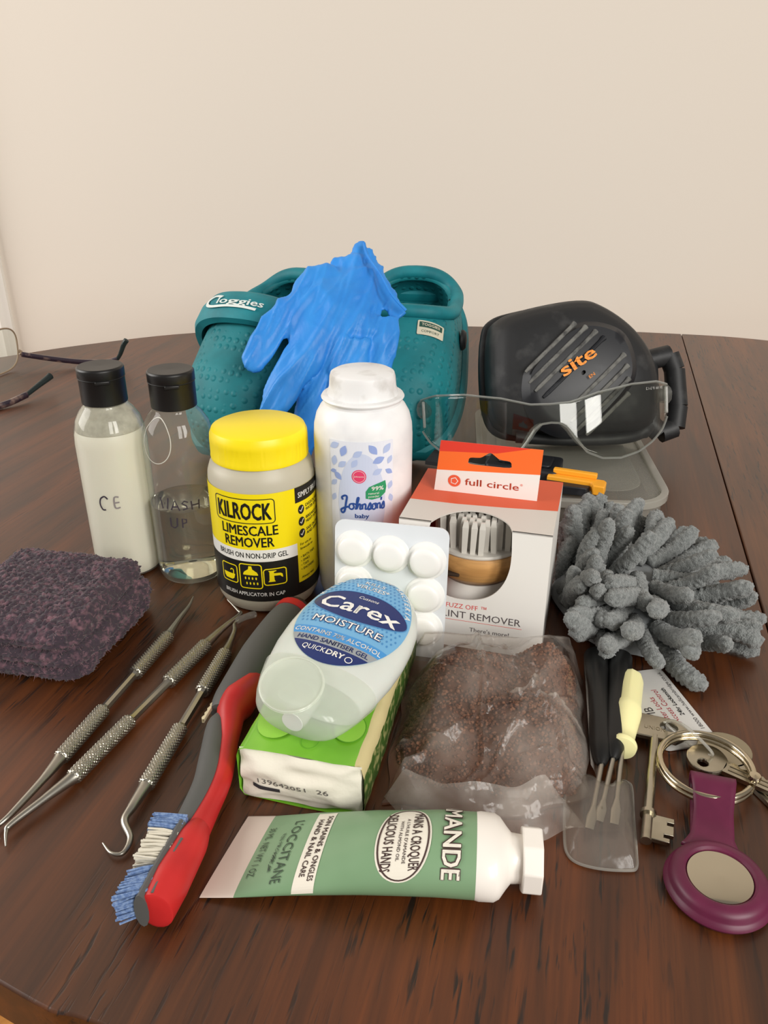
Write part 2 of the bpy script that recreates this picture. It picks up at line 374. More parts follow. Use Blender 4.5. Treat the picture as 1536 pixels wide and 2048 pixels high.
for pts in ([(-.0148, .0585), (-.0138, .0515), (-.0122, .0555), (-.0108, .0515), (-.0098, .0585)], [(-.0085, .0512), (-.006, .0572), (-.0038, .0508)], [(-.0075, .0532), (-.0048, .0532)],
            [(.0012, .0556), (-.0008, .0566), (-.0022, .0552), (.0002, .0535), (.0004, .0518), (-.002, .0512)], [(.003, .0562), (.0032, .0508)], [(.0075, .0562), (.0072, .0505)], [(.003, .0535), (.0074, .0537)],
            [(-.0098, .0462), (-.0098, .0408), (-.0078, .0398), (-.0062, .041), (-.0058, .0462)], [(-.0032, .0398), (-.003, .0456), (-.0008, .045), (-.0008, .043), (-.003, .0425)]):
    p.stroke(q, INKP, 1, pts, .00085, 0)
p.loop('round_outline', mat('pale_outline', (205, 203, 192), .5), 1, ellipse(-.0142, .0915, .0098, .0125), .0005)  # thin pale oval outline on the left shoulder of the bottle
def cb_map(u, v, o):
    r = interp(v, [0, .084, .0905, .0975, .1025, .105], [.0204, .0204, .0199, .018, .015, .0128]) + .00006 + o
    return (r * sin(u / .0204), -r * cos(u / .0204), v)
p.build(cb_map, csh, .0012, .003, off=.0001)

# ---------------------------------------------------------------- limescale remover jar
kj = thing('limescale_remover_jar', 'squat round jar of limescale remover with bright yellow screw lid', 'jar', (-.0679, .4080, 0), (0, 0, RAD(-10)))
MILKY = mat('milky_jar_plastic', (214, 207, 186), .42, trans=.25, sss=.3)
KR = .0295
body = MB().lathe([(0, .0012), (.0235, .0005), (.0268, .0018), (.0288, .006), (KR, .0105), (KR, .074), (.0290, .0795), (.0276, .0838), (.0252, .0868), (.0252, .09)], 64).build('jar_body', MILKY, kj)
YEL = mat('yellow_lid_plastic', (250, 224, 22), .38, sss=.1)
def knurl(a, r, z): return r + (.00022 * (1 if int(a / (2 * pi) * 240) % 2 else 0) if .0895 < z < .0975 else 0)
MB().lathe([(.0250, .0868), (.0264, .0872), (.0266, .0885), (.0262, .0896), (.0262, .0970), (.0264, .0978), (.0262, .1005), (.0250, .1032), (.0225, .1043), (.0, .1046)], 240, fn=knurl).build('lid', YEL, kj)
KY = mat('label_yellow', (246, 223, 20), .35); KB = mat('label_black', (30, 29, 27), .35); KW = mat('label_white', (232, 230, 224), .4)
p = Print(); A, T = 'label_panel', 'label_lettering'
p.rect(A, KY, 1, -.055, .0100, .060, .0755); p.rect(A, KB, 2, -.055, .0100, .0275, .0352); p.rect(A, KW, 2, -.055, .0352, .0275, .0425)
p.rect('label_footer', KB, 2, .0275, .0100, .060, .0175); p.rect('label_header', KB, 2, .0275, .0665, .060, .0755)
p.loop(T, KB, 3, rrect(-.0195, .0585, .0155, .0725, .002), .0005)
p.text(T, KB, 3, 'KILROCK', -.002, .0608, .0092, .0315, 'C', bold=.035)
p.text(T, KB, 3, 'LIMESCALE', .0005, .0513, .0056, .0325, 'C', bold=.022); p.text(T, KB, 3, 'REMOVER', 0, .0443, .0056, .0285, 'C', bold=.022)
p.text(T, KB, 3, 'BRUSH ON NON-DRIP GEL', .001, .0374, .0031, .041, 'C', bold=.014)
for cx, w_, top, bot in ((-.0135, .011, .0315, .0205), (0, .0125, .0335, .0185), (.0135, .0125, .0305, .0205)):
    p.loop(T, KY, 4 if cx == 0 else 3, rrect(cx - w_ / 2, bot, cx + w_ / 2, top, .0016), .0006)
p.rect(A, KB, 3, -.0058, .0190, .0058, .0330)
p.poly(T, KY, 4, [(-.0008, .0325), (.0008, .0325), (.0012, .0305), (.0036, .0287), (.0042, .0275), (.0042, .0268), (-.0042, .0268), (-.0042, .0275), (-.0036, .0287), (-.0012, .0305)])
for k in range(4):
    for j in range(2): p.poly(T, KY, 4, ellipse(-.003 + .002 * k + (.0006 if j else 0), .0248 - .0032 * j, .00045, .0009, 8))
p.poly(T, KY, 4, [(.0095, .0225), (.0135, .0225), (.013, .0235), (.0128, .0262), (.0162, .026), (.0172, .0248), (.0178, .0248), (.0175, .0268), (.0165, .0275), (.0128, .0278), (.0128, .0286), (.0142, .029), (.0142, .0295), (.0098, .0295), (.0104, .0286), (.0102, .0235)])
p.poly(T, KY, 4, [(-.0178, .0258), (-.0095, .0258), (-.0102, .0232), (-.0115, .0222), (-.016, .0222), (-.0172, .0235)]); p.stroke(T, KY, 4, [(-.0105, .0258), (-.0105, .0282), (-.0118, .0287), (-.0125, .0278)], .0006)
p.text(T, KW, 3, 'BRUSH APPLICATOR IN CAP', .0005, .0135, .0022, .036, 'C', bold=.02)
p.text(T, KW, 3, 'SIMPLY BRUSH ON', .0295, .0692, .003, .027, bold=.02)
for k in range(3):
    z = .0618 - .0072 * k; p.poly(T, KB, 3, ellipse(.0315, z, .0023, .0027, 20)); p.stroke(T, KW, 4, [(.0303, z), (.0311, z - .0011), (.0328, z + .0014)], .0006, 0)
    p.text(T, KB, 3, ('DISSOLVES', 'BREAKS UP', 'SAFE ON TAPS')[k], .0350, z + .0004, .0017, .015, bold=.02); p.text(T, KB, 3, ('WATER SCALE', 'HEAVY SCALE', 'AND SINKS')[k], .0350, z - .0021, .0017, .014, bold=.02)
for k, s in enumerate(('For use on', 'limescale on', '', '• BATH TAPS', '• SINKS', '• TAPS', '• SHOWERS', '', 'Always read')): p.text(T, KB, 3, s, .0296, .0402 - .0026 * k, .0015, bold=.012)
p.build(cyl(KR + .0001), body, .0016)

# ---------------------------------------------------------------- baby powder bottle
pw = thing('baby_powder_bottle', 'tall white baby powder bottle with round cap behind the pill blister', 'bottle', (-.0113, .4097, 0), (0, 0, RAD(1)))
PWH = mat('powder_white_plastic', (238, 238, 238), .4, sss=.15, vary=((226, 226, 228), 60, .45, .7)); PR = .0268
pb = MB().lathe([(0, .001), (.0215, .0003), (.0245, .002), (.0262, .0065), (PR, .012), (PR, .098), (.0264, .1045), (.0250, .1102), (.0228, .1142), (.0205, .1163), (.0205, .1185)], 64).build('bottle_body', PWH, pw)
def rib(a, r, z): return r + (.00015 * (1 if int(a / (2 * pi) * 160) % 2 else 0) if .1205 < z < .124 else 0)
MB().lathe([(.0200, .1180), (.0216, .1184), (.0222, .1194), (.0216, .1204), (.0188, .1208), (.0184, .1225), (.0178, .1248), (.0174, .1300), (.0168, .1320), (.0150, .1330), (.0, .1330)], 160, fn=rib).build('cap', mat('cap_white_plastic', (232, 232, 232), .42, vary=((205, 203, 200), 90, .52, .75), sss=.1), pw)
PAL = mat('label_pale_blue', (205, 214, 236), .45); LF1 = mat('leaf_print_blue', (150, 170, 222), .5); LF2 = mat('leaf_print_light_blue', (180, 195, 230), .5); NAVY = mat('print_navy', (38, 76, 150), .5)
PINK = mat('print_pink', (226, 66, 108), .5); GRN = mat('print_green', (42, 150, 98), .5); LWH = mat('label_film_white', (230, 233, 242), .42)
p = Print(); p.rect(A, LWH, 1, -.0185, .030, .0165, .1028); p.poly(A, PAL, 2, ellipse(-.001, .068, .0128, .0285, 36))
def leafp(cx, cy, a, l, m_, ly=3): p.poly('leaf_print', m_, ly, [(cx + cos(a) * l * (t - .5) - sin(a) * s_ * l * .28 * sin(pi * t), cy + sin(a) * l * (t - .5) + cos(a) * s_ * l * .28 * sin(pi * t)) for s_, ts in ((1, [k / 8 for k in range(9)]), (-1, [1 - k / 8 for k in range(1, 8)])) for t in ts])
random.seed(3)
for cx, cy, a, l, mm in ((-.0155, .1, .5, .0062, LF2), (-.0103, .0975, 1.2, .0068, LF1), (-.0028, .0962, .6, .006, LF2), (.0052, .0985, -.9, .007, LF1), (.0128, .0985, .9, .0066, LF2), (-.0158, .0915, 1.4, .006, LF2),
                         (-.0112, .09, .7, .0058, LF2), (.0082, .0925, .4, .007, LF1), (.0145, .092, 1.1, .005, LF2), (-.0138, .0832, -.8, .006, LF1), (.0075, .086, .5, .006, LF2), (.014, .0855, -.6, .005, LF1), (-.0162, .079, .8, .005, LF2), (.0148, .0775, 1.2, .005, LF2),
                         (-.0165, .0705, 1.2, .005, LF2), (.0152, .07, 1.8, .005, LF2), (-.0165, .0855, .3, .004, LF1), (-.0045, .091, 1, .0055, LF2)): leafp(cx, cy, a, l, mm)
p.poly(A, PINK, 4, ellipse(-.0022, .0838, .0038, .0038, 28)); p.loop(T, WHITE, 5, ellipse(-.0022, .0838, .0031, .0031, 28), .00018); p.text(T, WHITE, 5, 'Johnsons', -.0022, .0834, .0009, .0052, 'C')
p.poly(A, GRN, 4, [(.0012, .0712), (.0012, .0752), (.0030, .0778), (.0065, .0792), (.0118, .0808), (.0124, .0772), (.0118, .0738), (.0088, .0712), (.0045, .0705)])
p.text(T, WHITE, 5, '99%', .0042, .0757, .0022, .0066, bold=.02); p.text(T, WHITE, 5, 'natural', .0026, .0735, .0012, .0056); p.text(T, WHITE, 5, 'powder', .0026, .0717, .0012, .0058)
# the script lettering, drawn as pen strokes
J = lambda pts, w_=.0009: p.stroke(T, NAVY, 5, [(x_ - .0118, y_ + .0640) for x_, y_ in pts], w_)
J([(.0008, .0058), (.0002, .0072), (.0018, .0084), (.0030, .0078), (.0024, .004), (.0016, -.0006), (.0002, -.0018), (-.0004, -.0002), (.0014, .0012), (.0038, .0022)], .0011)
J([(.0062, .0042), (.0046, .0036), (.0042, .0016), (.0056, .0008), (.0068, .0022), (.0062, .0042), (.0078, .0038)])
J([(.0076, .0008), (.0094, .0072), (.0086, .0072), (.008, .001), (.0094, .004), (.0102, .0036), (.0100, .0012), (.0112, .0016)])
J([(.0112, .0042), (.0113, .001), (.0114, .0034), (.0126, .0042), (.0130, .003), (.0128, .0012), (.0140, .0014)])
J([(.0140, .0016), (.0154, .0048), (.0156, .0016), (.0146, .0008), (.0142, .0014), (.0158, .0012), (.0168, .003)])
J([(.0178, .0042), (.0166, .0036), (.0164, .0016), (.0174, .0008), (.0184, .0022), (.0178, .0042), (.0190, .0038)])
J([(.0190, .0042), (.0191, .001), (.0192, .0034), (.0203, .0042), (.0207, .003), (.0206, .0012), (.0216, .0014)])
J([(.0214, .0076), (.0212, .0058)]); J([(.0214, .0016), (.0226, .0048), (.0229, .0016), (.0220, .0008), (.0216, .0014)])
p.text(T, NAVY, 5, 'baby', -.0008, .0598, .0024, .0075, 'C', bold=.02); p.text(T, LF1, 5, 'powder', -.0008, .0568, .0018, .0082, 'C', bold=.01)
p.build(cyl(PR + .0001), pb, .0016)

# ---------------------------------------------------------------- lint remover box with its brush
BXA = Vector((.0075, .3587, 0)); BE = Vector((.0807 - .0075, .3383 - .3587, 0)); BW = BE.length; BE.normalize(); BNm = Vector((-BE.y, BE.x, 0)); BD = .066; BH = .072
bx = thing('lint_remover_box', 'white and orange cardboard lint remover box with hang tab and cutout window', 'box', BXA, (0, 0, math.atan2(BE.y, BE.x)))
CARD = mat('box_white_card', (238, 235, 230), .45, coat=.2); CORG = mat('box_orange_card', (214, 88, 52), .5); GREYC = mat('box_shaded_white_card', (206, 200, 192), .5)  # grey for the top's front strip: white card with shade put into its colour
ORG = mat('tab_orange', (250, 112, 44), .5); RED = mat('tab_red', (226, 62, 44), .5); TXO = mat('print_orange_red', (232, 96, 62), .5); TXG = mat('print_grey', (92, 84, 86), .5); TXR = mat('print_red', (222, 70, 66), .5)
# local frame: x along the front, y into the box, z up
win = [(.0165, BH), (.0148, .0655), (.0122, .0545), (.0122, .047), (.0150, .0385), (.0205, .0328), (.0275, .0298), (.0355, .0294), (.0435, .0312), (.0500, .0355), (.0545, .0425), (.0568, .0510), (.0572, .0600), (.0566, BH)]
win = [win[0]] + [tuple(q_[:2]) for q_ in catmull([(a, b, 0) for a, b in win[1:-1]], 4)] + [win[-1]]
MF = Matrix(((1, 0, 0, 0), (0, 0, 1, 0), (0, 1, 0, 0), (0, 0, 0, 1)))   # polygon xy -> box xz, thickness along y
MB().prism([(0, 0), (0, BH)] + win + [(BW, BH), (BW, 0)], 0, .0007, MF).build('front_panel', CARD, bx, angle=20)
notch = [tuple(q_[:2]) for q_ in catmull([(.0165, 0, 0), (.0200, .0075, 0), (.0270, .0150, 0), (.0365, .0180, 0), (.0460, .0150, 0), (.0535, .0080, 0), (.0566, 0, 0)], 4)]
def top_panel(y0, y1, nt_=None): return [(0, y1), (0, y0)] + (nt_ or []) + [(BW, y0), (BW, y1)]
MB().prism([(0, .0235), (0, 0)] + notch + [(BW, 0), (BW, .0285), (.05, .0255), (.025, .0235)], BH - .0007, BH).build('top_panel', GREYC, bx, angle=20)
MB().prism([(0, BD), (0, .0235), (.025, .0235), (.05, .0255), (BW, .0285), (BW, BD)], BH - .0007, BH).build('top_panel', CORG, bx, angle=20)
MS = Matrix(((0, 0, 1, 0), (1, 0, 0, 0), (0, 1, 0, 0), (0, 0, 0, 1)))   # polygon xy -> box yz, thickness along x
MB().prism([(.0007, 0), (BD, 0), (BD, BH - .0007), (.0007, BH - .0007)], 0, .0007, MS).build('side_panel', CORG, bx, angle=20)
MB().prism([(.0007, 0), (BD, 0), (BD, BH - .0007), (.0007, BH - .0007)], BW - .0007, BW, MS).build('side_panel', CARD, bx, angle=20)
MB().box((BW / 2, BD - .0004, BH / 2 - .0004), (BW - .0016, .0007, BH - .001)).build('back_panel', CORG, bx, False)
MB().box((BW / 2, BD / 2, .0004), (BW - .0016, BD - .002, .0007)).build('base_panel', CARD, bx, False)
# hang tab: standing card with a euro slot, white below, orange above, red at the top
bm = bmesh.new()
def ring_edges(pts):
    vs = [bm.verts.new((x_, y_, 0)) for x_, y_ in pts]; return [bm.edges.new((vs[i], vs[(i + 1) % len(vs)])) for i in range(len(vs))]
e1 = ring_edges([(.0097, BH), (.0645, BH), (.0655, .1005), (.0125, .1005)])
slot = [tuple(q_[:2]) for q_ in catmull([(.0275, .0905, 0), (.0285, .0925, 0), (.0335, .0930, 0), (.0360, .0945, 0), (.0388, .0962, 0), (.0416, .0945, 0), (.0440, .0930, 0), (.0490, .0925, 0), (.0500, .0905, 0), (.0490, .0888, 0), (.0388, .0886, 0), (.0285, .0888, 0)], 3, True)]
e2 = ring_edges(slot); bmesh.ops.triangle_fill(bm, edges=e1 + e2, use_beauty=True)
for co, no in (((.0097, .0838, 0), (-.055, 1, 0)), ((.0125, .0945, 0), (-.06, 1, 0)), ((.045, .097, 0), (-.25, 1, 0))):
    bmesh.ops.bisect_plane(bm, geom=bm.verts[:] + bm.edges[:] + bm.faces[:], plane_co=co, plane_no=no)
for f in bm.faces:
    c = f.calc_center_median(); f.material_index = 0 if c.y < .0838 + .055 * (c.x - .0097) else (2 if c.y > .0945 + .06 * (c.x - .0125) and c.y > .097 + .25 * (c.x - .045) else 1)
me = bpy.data.meshes.new('hang_tab'); bm.to_mesh(me); bm.free()
for m_ in (CARD, ORG, RED): me.materials.append(m_)
tabo = bpy.data.objects.new('hang_tab', me); C.objects.link(tabo); tabo.parent = bx
MT = Matrix.Translation((0, .0385, 0)) @ Matrix(((1, 0, 0, 0), (0, 0, -1, 0), (0, 1, 0, 0), (0, 0, 0, 1))); tabo.matrix_local = MT
md = tabo.modifiers.new('thickness', 'SOLIDIFY'); md.thickness = .0006; md.offset = -1
p = Print(); p.text('brand_lettering', TXO, 1, 'full circle', .0262, .0768, .0037, .0285, bold=.005); p.text('brand_lettering', TXO, 1, '®', .0553, .0795, .0012)
pg = [(.0205 + .0033 * sin(2 * pi * k / 5 + .3), .0785 + .0033 * cos(2 * pi * k / 5 + .3)) for k in range(5)]
p.poly('logo_print', TXO, 1, ellipse(.0205, .0785, .0034, .0034, 24)); p.poly('logo_print', CARD, 2, [(.0205 + .0022 * sin(2 * pi * k / 5 + .3), .0785 + .0022 * cos(2 * pi * k / 5 + .3)) for k in range(5)])
p.poly('logo_print', TXO, 3, [(.0205 + .0017 * sin(2 * pi * k / 5 + .3), .0785 + .0017 * cos(2 * pi * k / 5 + .3)) for k in range(5)])
p.build(lambda u, v, o: (u, v, o + .0007), tabo)
fp = [o for o in bx.children if o.name.startswith('front_panel')][0]
p = Print(); p.text('printed_lettering', TXR, 1, 'FUZZ OFF ™', .0256, .0240, .0027, .021); p.text('printed_lettering', TXG, 1, 'LINT REMOVER', .0240, .0182, .0040, .0405)
p.rect('printed_rule', TXR, 1, .0245, .01655, .0652, .0168); p.text('printed_lettering', TXG, 1, "There's more!", .0385, .0108, .0024, .0205)
p.build(lambda u, v, o: (u, -o, v), fp)
lb = thing('lint_brush', 'round lint brush with grey rubber bristles and bamboo body inside the box', 'brush', bx.matrix_basis @ Vector((.0365, .0290, .0010)), (0, 0, math.atan2(BE.y, BE.x)))
BAM = wood('bamboo', (196, 146, 86), (216, 168, 106), (230, 188, 128), .45, 80, 1.6, pores=False); MATS['bamboo'] = BAM
RUB = mat('grey_rubber', (204, 200, 192), .45); SIL = mat('white_plastic_inner', (226, 222, 216), .4)
MB().lathe([(0, .0300), (.010, .0300), (.019, .0322), (.0235, .0365), (.0250, .0425), (.0250, .0470), (.0243, .0490), (0, .0490)], 48).build('bamboo_body', BAM, lb)
MB().lathe([(0, .0), (.016, 0), (.021, .006), (.0225, .014), (.0215, .024), (.0185, .0310), (.012, .0296), (0, .0296)], 40).build('lower_handle', SIL, lb)
MB().lathe([(0, .0490), (.0235, .0490), (.0242, .0500), (.0238, .0512), (0, .0516)], 48).build('bristle_base', mat('bristle_base_grey', (206, 202, 194), .5), lb)
MB().box((-.0105, -.0228, .0395), (.010, .004, .0018)).build('slot', mat('dark_slot', (50, 34, 20), .8), lb, bevel=.0006)
brm = MB().add([(-.0013, -.0015, 0), (.0013, -.0015, 0), (.0013, .0015, 0), (-.0013, .0015, 0), (-.0016, -.0015, .0150), (.0016, -.0015, .0150), (.0016, .0015, .0150), (-.0016, .0015, .0150), (-.0010, -.0008, .0182), (.0010, -.0008, .0182), (.0010, .0008, .0182), (-.0010, .0008, .0182)],
               [(0, 1, 5, 4), (1, 2, 6, 5), (2, 3, 7, 6), (3, 0, 4, 7), (4, 5, 9, 8), (5, 6, 10, 9), (6, 7, 11, 10), (7, 4, 8, 11), (8, 9, 10, 11)]).mesh('bristle', RUB, False)
random.seed(5)
for j in range(11):
    for i in range(11):
        x_ = (i - 5) * .0042 + (.0021 if j % 2 else 0); y_ = (j - 5) * .0040
        if x_ * x_ + y_ * y_ < .0215 ** 2:
            o = bpy.data.objects.new('bristle', brm); C.objects.link(o); o.parent = lb; o.location = (x_, y_, .0508); o.rotation_euler = (0, random.uniform(-.05, .05), random.uniform(-.2, .2))

# ---------------------------------------------------------------- pill blister leaning on the box
b0 = Vector((-.0262, .3500, .0005)); b1 = Vector((.0305, .3385, .0005)); bu = (b1 - b0).normalized(); bn = Vector((-bu.y, bu.x, 0)); bv = (Vector((0, 0, 1)) * .0665 + bn * .0085).normalized()
BLM = frame(b0, bu, bv); BLW = (b1 - b0).length; BLH = .0715
bl = thing('pill_blister', 'white blister pack of round tablets standing against the lint remover box', 'blister pack'); bl.matrix_world = BLM
FOILW = mat('blister_white', (226, 230, 235), .32, coat=.3, sss=.1)
MB().prism(rrect(0, 0, BLW, BLH, .005), -.0004, .0004).build('blister_sheet', FOILW, bl, angle=20)
pillm = MB().lathe([(.0102, 0), (.0098, .0008), (.0086, .0012), (.0081, .0022), (.0078, .0040), (.0068, .0049), (.0045, .0052), (0, .0053)], 32).mesh('tablet_bubble', mat('tablet_white', (240, 239, 236), .38, coat=.3, sss=.1))
for u_, v_ in ((.0102, .0562), (.0285, .0552), (.0470, .0537), (.0102, .0375), (.0470, .0350), (.0102, .0190), (.0470, .0165), (.0285, .0175)):
    o = bpy.data.objects.new('tablet_bubble', pillm); C.objects.link(o); o.parent = bl; o.location = (u_, v_, .0004)

# ---------------------------------------------------------------- tissue pack
TA = RAD(-13.2); tp = thing('tissue_pack', 'green and white pocket tissue pack lying under the hand sanitiser', 'tissue pack', (-.0593, .2453, 0), (0, 0, TA))
TW, TL, TH_ = .0530, .1055, .026
TGR = mat('tissue_green_film', (112, 176, 46), .32, vary=((134, 196, 62), 30, .4, .65), bump=(90, .25, .002, 2), coat=.3); TCR = mat('tissue_cream_film', (204, 190, 140), .4, bump=(160, .3, .001)); TDG = mat('tissue_dark_green_film', (60, 92, 36), .4, vary=((150, 150, 96), 260, .5, .62))
TWH = mat('tissue_white', (230, 225, 210), .75, bump=(120, .3, .002, 4))
secp = [(0, .004), (.0, .0215), (.0012, .0248), (.004, .026), (.012, .0266), (.026, .0268), (.041, .0266), (.049, .026), (.0518, .0248), (.053, .0205), (.0532, .012), (.053, .004), (.051, .0008), (.026, 0), (.002, .0008)]
mb = MB(); ns = len(secp); nl = 30
for j in range(nl + 1):
    y_ = TL * j / nl
    mb.v += [(x_ + .0006 * noise.noise((x_ * 200, y_ * 120, 1)), y_ + (.0022 * noise.noise((x_ * 90, z_ * 40, 3)) if j in (0, nl) else 0), z_ + .0007 * noise.noise((x_ * 110, y_ * 90, 5)) * (1 if z_ > .01 else 0)) for x_, z_ in secp]
for j in range(nl):
    for i in range(ns):
        i2 = (i + 1) % ns; mb.f.append((j * ns + i, j * ns + i2, (j + 1) * ns + i2, (j + 1) * ns + i)); mb.m.append(0 if i in (2, 3, 4, 5, 6) else (1 if i in (7, 8) else (2 if i in (9, 10, 11) else 0)))
mb.build('wrapper', [TGR, TCR, TDG], tp, angle=60)
def tissue(u, v):
    x_ = .0012 + u * .0506; z_ = .0012 + v * .0246
    e = min(u, 1 - u, v, 1 - v); bul = -.0026 * min(1, e * 6) + .0012 * noise.noise((u * 4, v * 5, 2)) + .0008 * sin(v * 9 + 2.5 * noise.noise((u * 3, v, 7)))
    return (x_, .0008 + bul, z_)
tf = MB().grid(tissue, 40, 24).build('tissue_end', TWH, tp, angle=80)
MB().box((TW / 2, TL / 2, .0129), (.0505, TL - .003, .0245)).build('tissue_stack', TWH, tp, bevel=.002)
CODE = mat('code_ink', (96, 92, 88), .7)
p = Print(); p.text('stamped_code', CODE, 1, '139642051', .0092, .0112, .0026, .0205); p.text('stamped_code', CODE, 1, '26', .0342, .0112, .0026, .0048); p.rect('stamped_bar', mat('stamp_bar', (52, 50, 54), .6), 1, .0065, .0078, .0185, .0098)
p.build(lambda u, v, o: (u, tissue((u - .0012) / .0506, (v - .0012) / .0246)[1] - .0002 - o, v), tf, .001, .001)
p = Print(); GL1 = mat('green_bubble_light', (146, 202, 74), .35); GL2 = mat('green_bubble_deep', (92, 160, 40), .35)
p.poly('bubble_print', GL1, 1, ellipse(.012, .018, .0085, .011, 30)); p.poly('bubble_print', GL1, 1, ellipse(.042, .020, .0065, .0085, 30)); p.loop('bubble_print', GL2, 2, ellipse(.042, .020, .0065, .0085, 30), .0004)
p.loop('bubble_print', GL2, 1, ellipse(.0285, .009, .0035, .0045, 24), .0003); p.loop('bubble_print', GL2, 1, ellipse(.043, .036, .005, .005, 24), .0003); p.poly('bubble_print', GL2, 1, ellipse(.0465, .058, .004, .006, 24)); p.poly('bubble_print', GL2, 1, ellipse(.008, .045, .004, .006, 24))
p.build(lambda u, v, o: (u, v, interp(u, [0, .0012, .004, .012, .026, .041, .049, .053], [.0215, .0248, .026, .0266, .0268, .0266, .026, .0205]) + .0007 + o), tp, .003, .003, .0001)

# ---------------------------------------------------------------- hand sanitiser bottle lying on the tissues
CA = RAD(-22); cx = thing('hand_sanitiser_bottle', 'oval translucent hand sanitiser bottle with blue label lying on the tissue pack', 'bottle', (-.0188, .2900, .0296), (RAD(3.5), RAD(6), CA))
GEL = mat('sanitiser_plastic', (238, 242, 236), .2, trans=.3, ior=1.3, sss=.3); CAPT = clear('frosted_cap_plastic', (248, 250, 246), 1.35, .12, .42, (244, 247, 240))
CL = .0525
def chw(v): return interp(v, [-.0525, -.050, -.044, -.036, -.026, -.012, .002, .014, .026, .036, .044, .049, .0515, .0525], [.0135, .0172, .0200, .0226, .0250, .0272, .0280, .0276, .0260, .0228, .0182, .0130, .0072, .0])
def cht(v): return interp(v, [-.0525, -.050, -.036, -.02, .0, .02, .036, .044, .049, .0515, .0525], [.0070, .0088, .0108, .0120, .0124, .0124, .0118, .0106, .0082, .0050, .0])
def cz(u, v):
    a = max(chw(v), 1e-5); q_ = min(1, abs(u) / a); return cht(v) * (1 - q_ ** 2.5) ** .45
CS = .90
def cbody(lo, hi, n=44, k=1.0):
    mb_ = MB()
    def fn(s_, t_):
        v_ = lo + (hi - lo) * (.5 - .5 * cos(pi * t_)) if hi > .05 else lo + (hi - lo) * t_
        a = 2 * pi * s_; c, sn_ = cos(a), sin(a)
        return (chw(v_) * k * math.copysign(abs(c) ** .8, c), v_ * CS, .0124 + cht(v_) * k * math.copysign(abs(sn_) ** .9, sn_))
    mb_.grid(fn, 56, n, True); mb_.f.append(tuple(range(56))[::-1]); mb_.m.append(0); return mb_
cb = cbody(-.036, .0525).build('bottle_body', GEL, cx, angle=60)
cc = cbody(-.0525, -.0255, 16, 1.03).build('flip_cap', CAPT, cx, angle=60)
MB().lathe([(.0, .0), (.0125, 0), (.0130, .0008), (.0122, .0014), (.0108, .0008), (.0, .0006)], 40, Matrix.Translation((-.005, -.0385, .0216)) @ Matrix.Rotation(RAD(14), 4, 'X')).build('thumb_recess', CAPT, cc)
MB().tube([Matrix.Translation((-.005, -.0385, .0222)) @ Matrix.Rotation(RAD(14), 4, 'X') @ Vector((.0126 * cos(2 * pi * k / 40), .0126 * sin(2 * pi * k / 40), .001)) for k in range(40)], .0005, 6, closed=True).build('recess_ring', CAPT, cc)
MB().lathe([(.0045, 0), (.0052, .004), (.0048, .009), (.0052, .0165), (0, .0165)], 24, Matrix.Translation((0, -.0475, .0125)) @ Matrix.Rotation(RAD(-90), 4, 'X')).build('nozzle', GEL, cc)
CB1 = mat('carex_label_blue', (112, 172, 214), .3); CB2 = mat('carex_label_dot_blue', (72, 138, 192), .3); CNV = mat('carex_navy', (28, 46, 104), .3); CMB = mat('carex_mid_blue', (70, 146, 208), .3); CGR = mat('carex_silver', (150, 156, 160), .35)
p = Print(); oc = (0, .0135); oa, ob_ = .0242, .0325
def inl(x_, y_, k=1): return ((x_ - oc[0]) / (oa * k)) ** 2 + ((y_ - oc[1]) / (ob_ * k)) ** 2 < 1
p.poly('label_panel', CB1, 1, ellipse(*oc, oa, ob_, 60))
for i in range(-12, 13):
    for j in range(-2, 20):
        x_ = i * .0021 + (.00105 if j % 2 else 0); y_ = -.004 + j * .0024
        if inl(x_, y_, .93) and y_ > .001: p.poly('dot_print', CB2, 2, ellipse(x_, y_, .00048, .0007, 6))
def band(y0, y1, m_, ly):
    pts = []
    for s_, ks in ((1, range(13)), (-1, range(12, -1, -1))):
        for k in ks:
            yy = y0 + (y1 - y0) * k / 12; yy = max(min(yy, oc[1] + ob_ * .999), oc[1] - ob_ * .999); pts.append((s_ * oa * math.sqrt(max(0, 1 - ((yy - oc[1]) / ob_) ** 2)), yy))
    p.poly('label_panel', m_, ly, pts)
band(-.0195, -.0095, CNV, 3); band(-.0095, -.0055, CGR, 3); band(-.0055, -.0005, CMB, 3)
p.poly('label_panel', CNV, 3, ellipse(.0005, .0185, .0225, .0098, 48)); p.loop('label_panel', CB2, 4, ellipse(.0005, .0185, .0225, .0098, 48), .0004)
LT = 'label_lettering'
p.text(LT, WHITE, 5, 'Carex', .0008, .0137, .0082, .0375, 'C', bold=.016, shear=.08); p.text(LT, WHITE, 5, 'Cussons', .002, .0238, .0019, .0095, 'C', shear=.3)
p.text(LT, WHITE, 6, 'MOISTURE', .0005, .0032, .0040, .0320, 'C'); [p.text('lettering_outline', CNV, 5, 'MOISTURE', .0005 + dx_, .0032 + dy_, .0040, .0320, 'C') for dx_, dy_ in ((.00035, 0), (-.00035, 0), (0, .00035), (0, -.00035))]
p.text(LT, WHITE, 5, 'CONTAINS 70% ALCOHOL', 0, -.0042, .0024, .0400, 'C', bold=.012); p.text(LT, CNV, 5, 'HAND SANITISER GEL', 0, -.0087, .0024, .0325, 'C', bold=.015)
p.text(LT, WHITE, 5, 'QUICK', -.0115, -.0140, .0027, .0105); p.text(LT, WHITE, 5, 'DRY', -.0005, -.0140, .0027, .0080, bold=.03); p.loop(LT, WHITE, 5, ellipse(.0098, -.0132, .0015, .0015, 16), .00035)
p.text(LT, WHITE, 5, 'KILLS', 0, .0355, .0024, .0098, 'C', bold=.015); p.text(LT, WHITE, 5, 'VIRUSES*', 0, .0315, .0026, .0165, 'C', bold=.015)
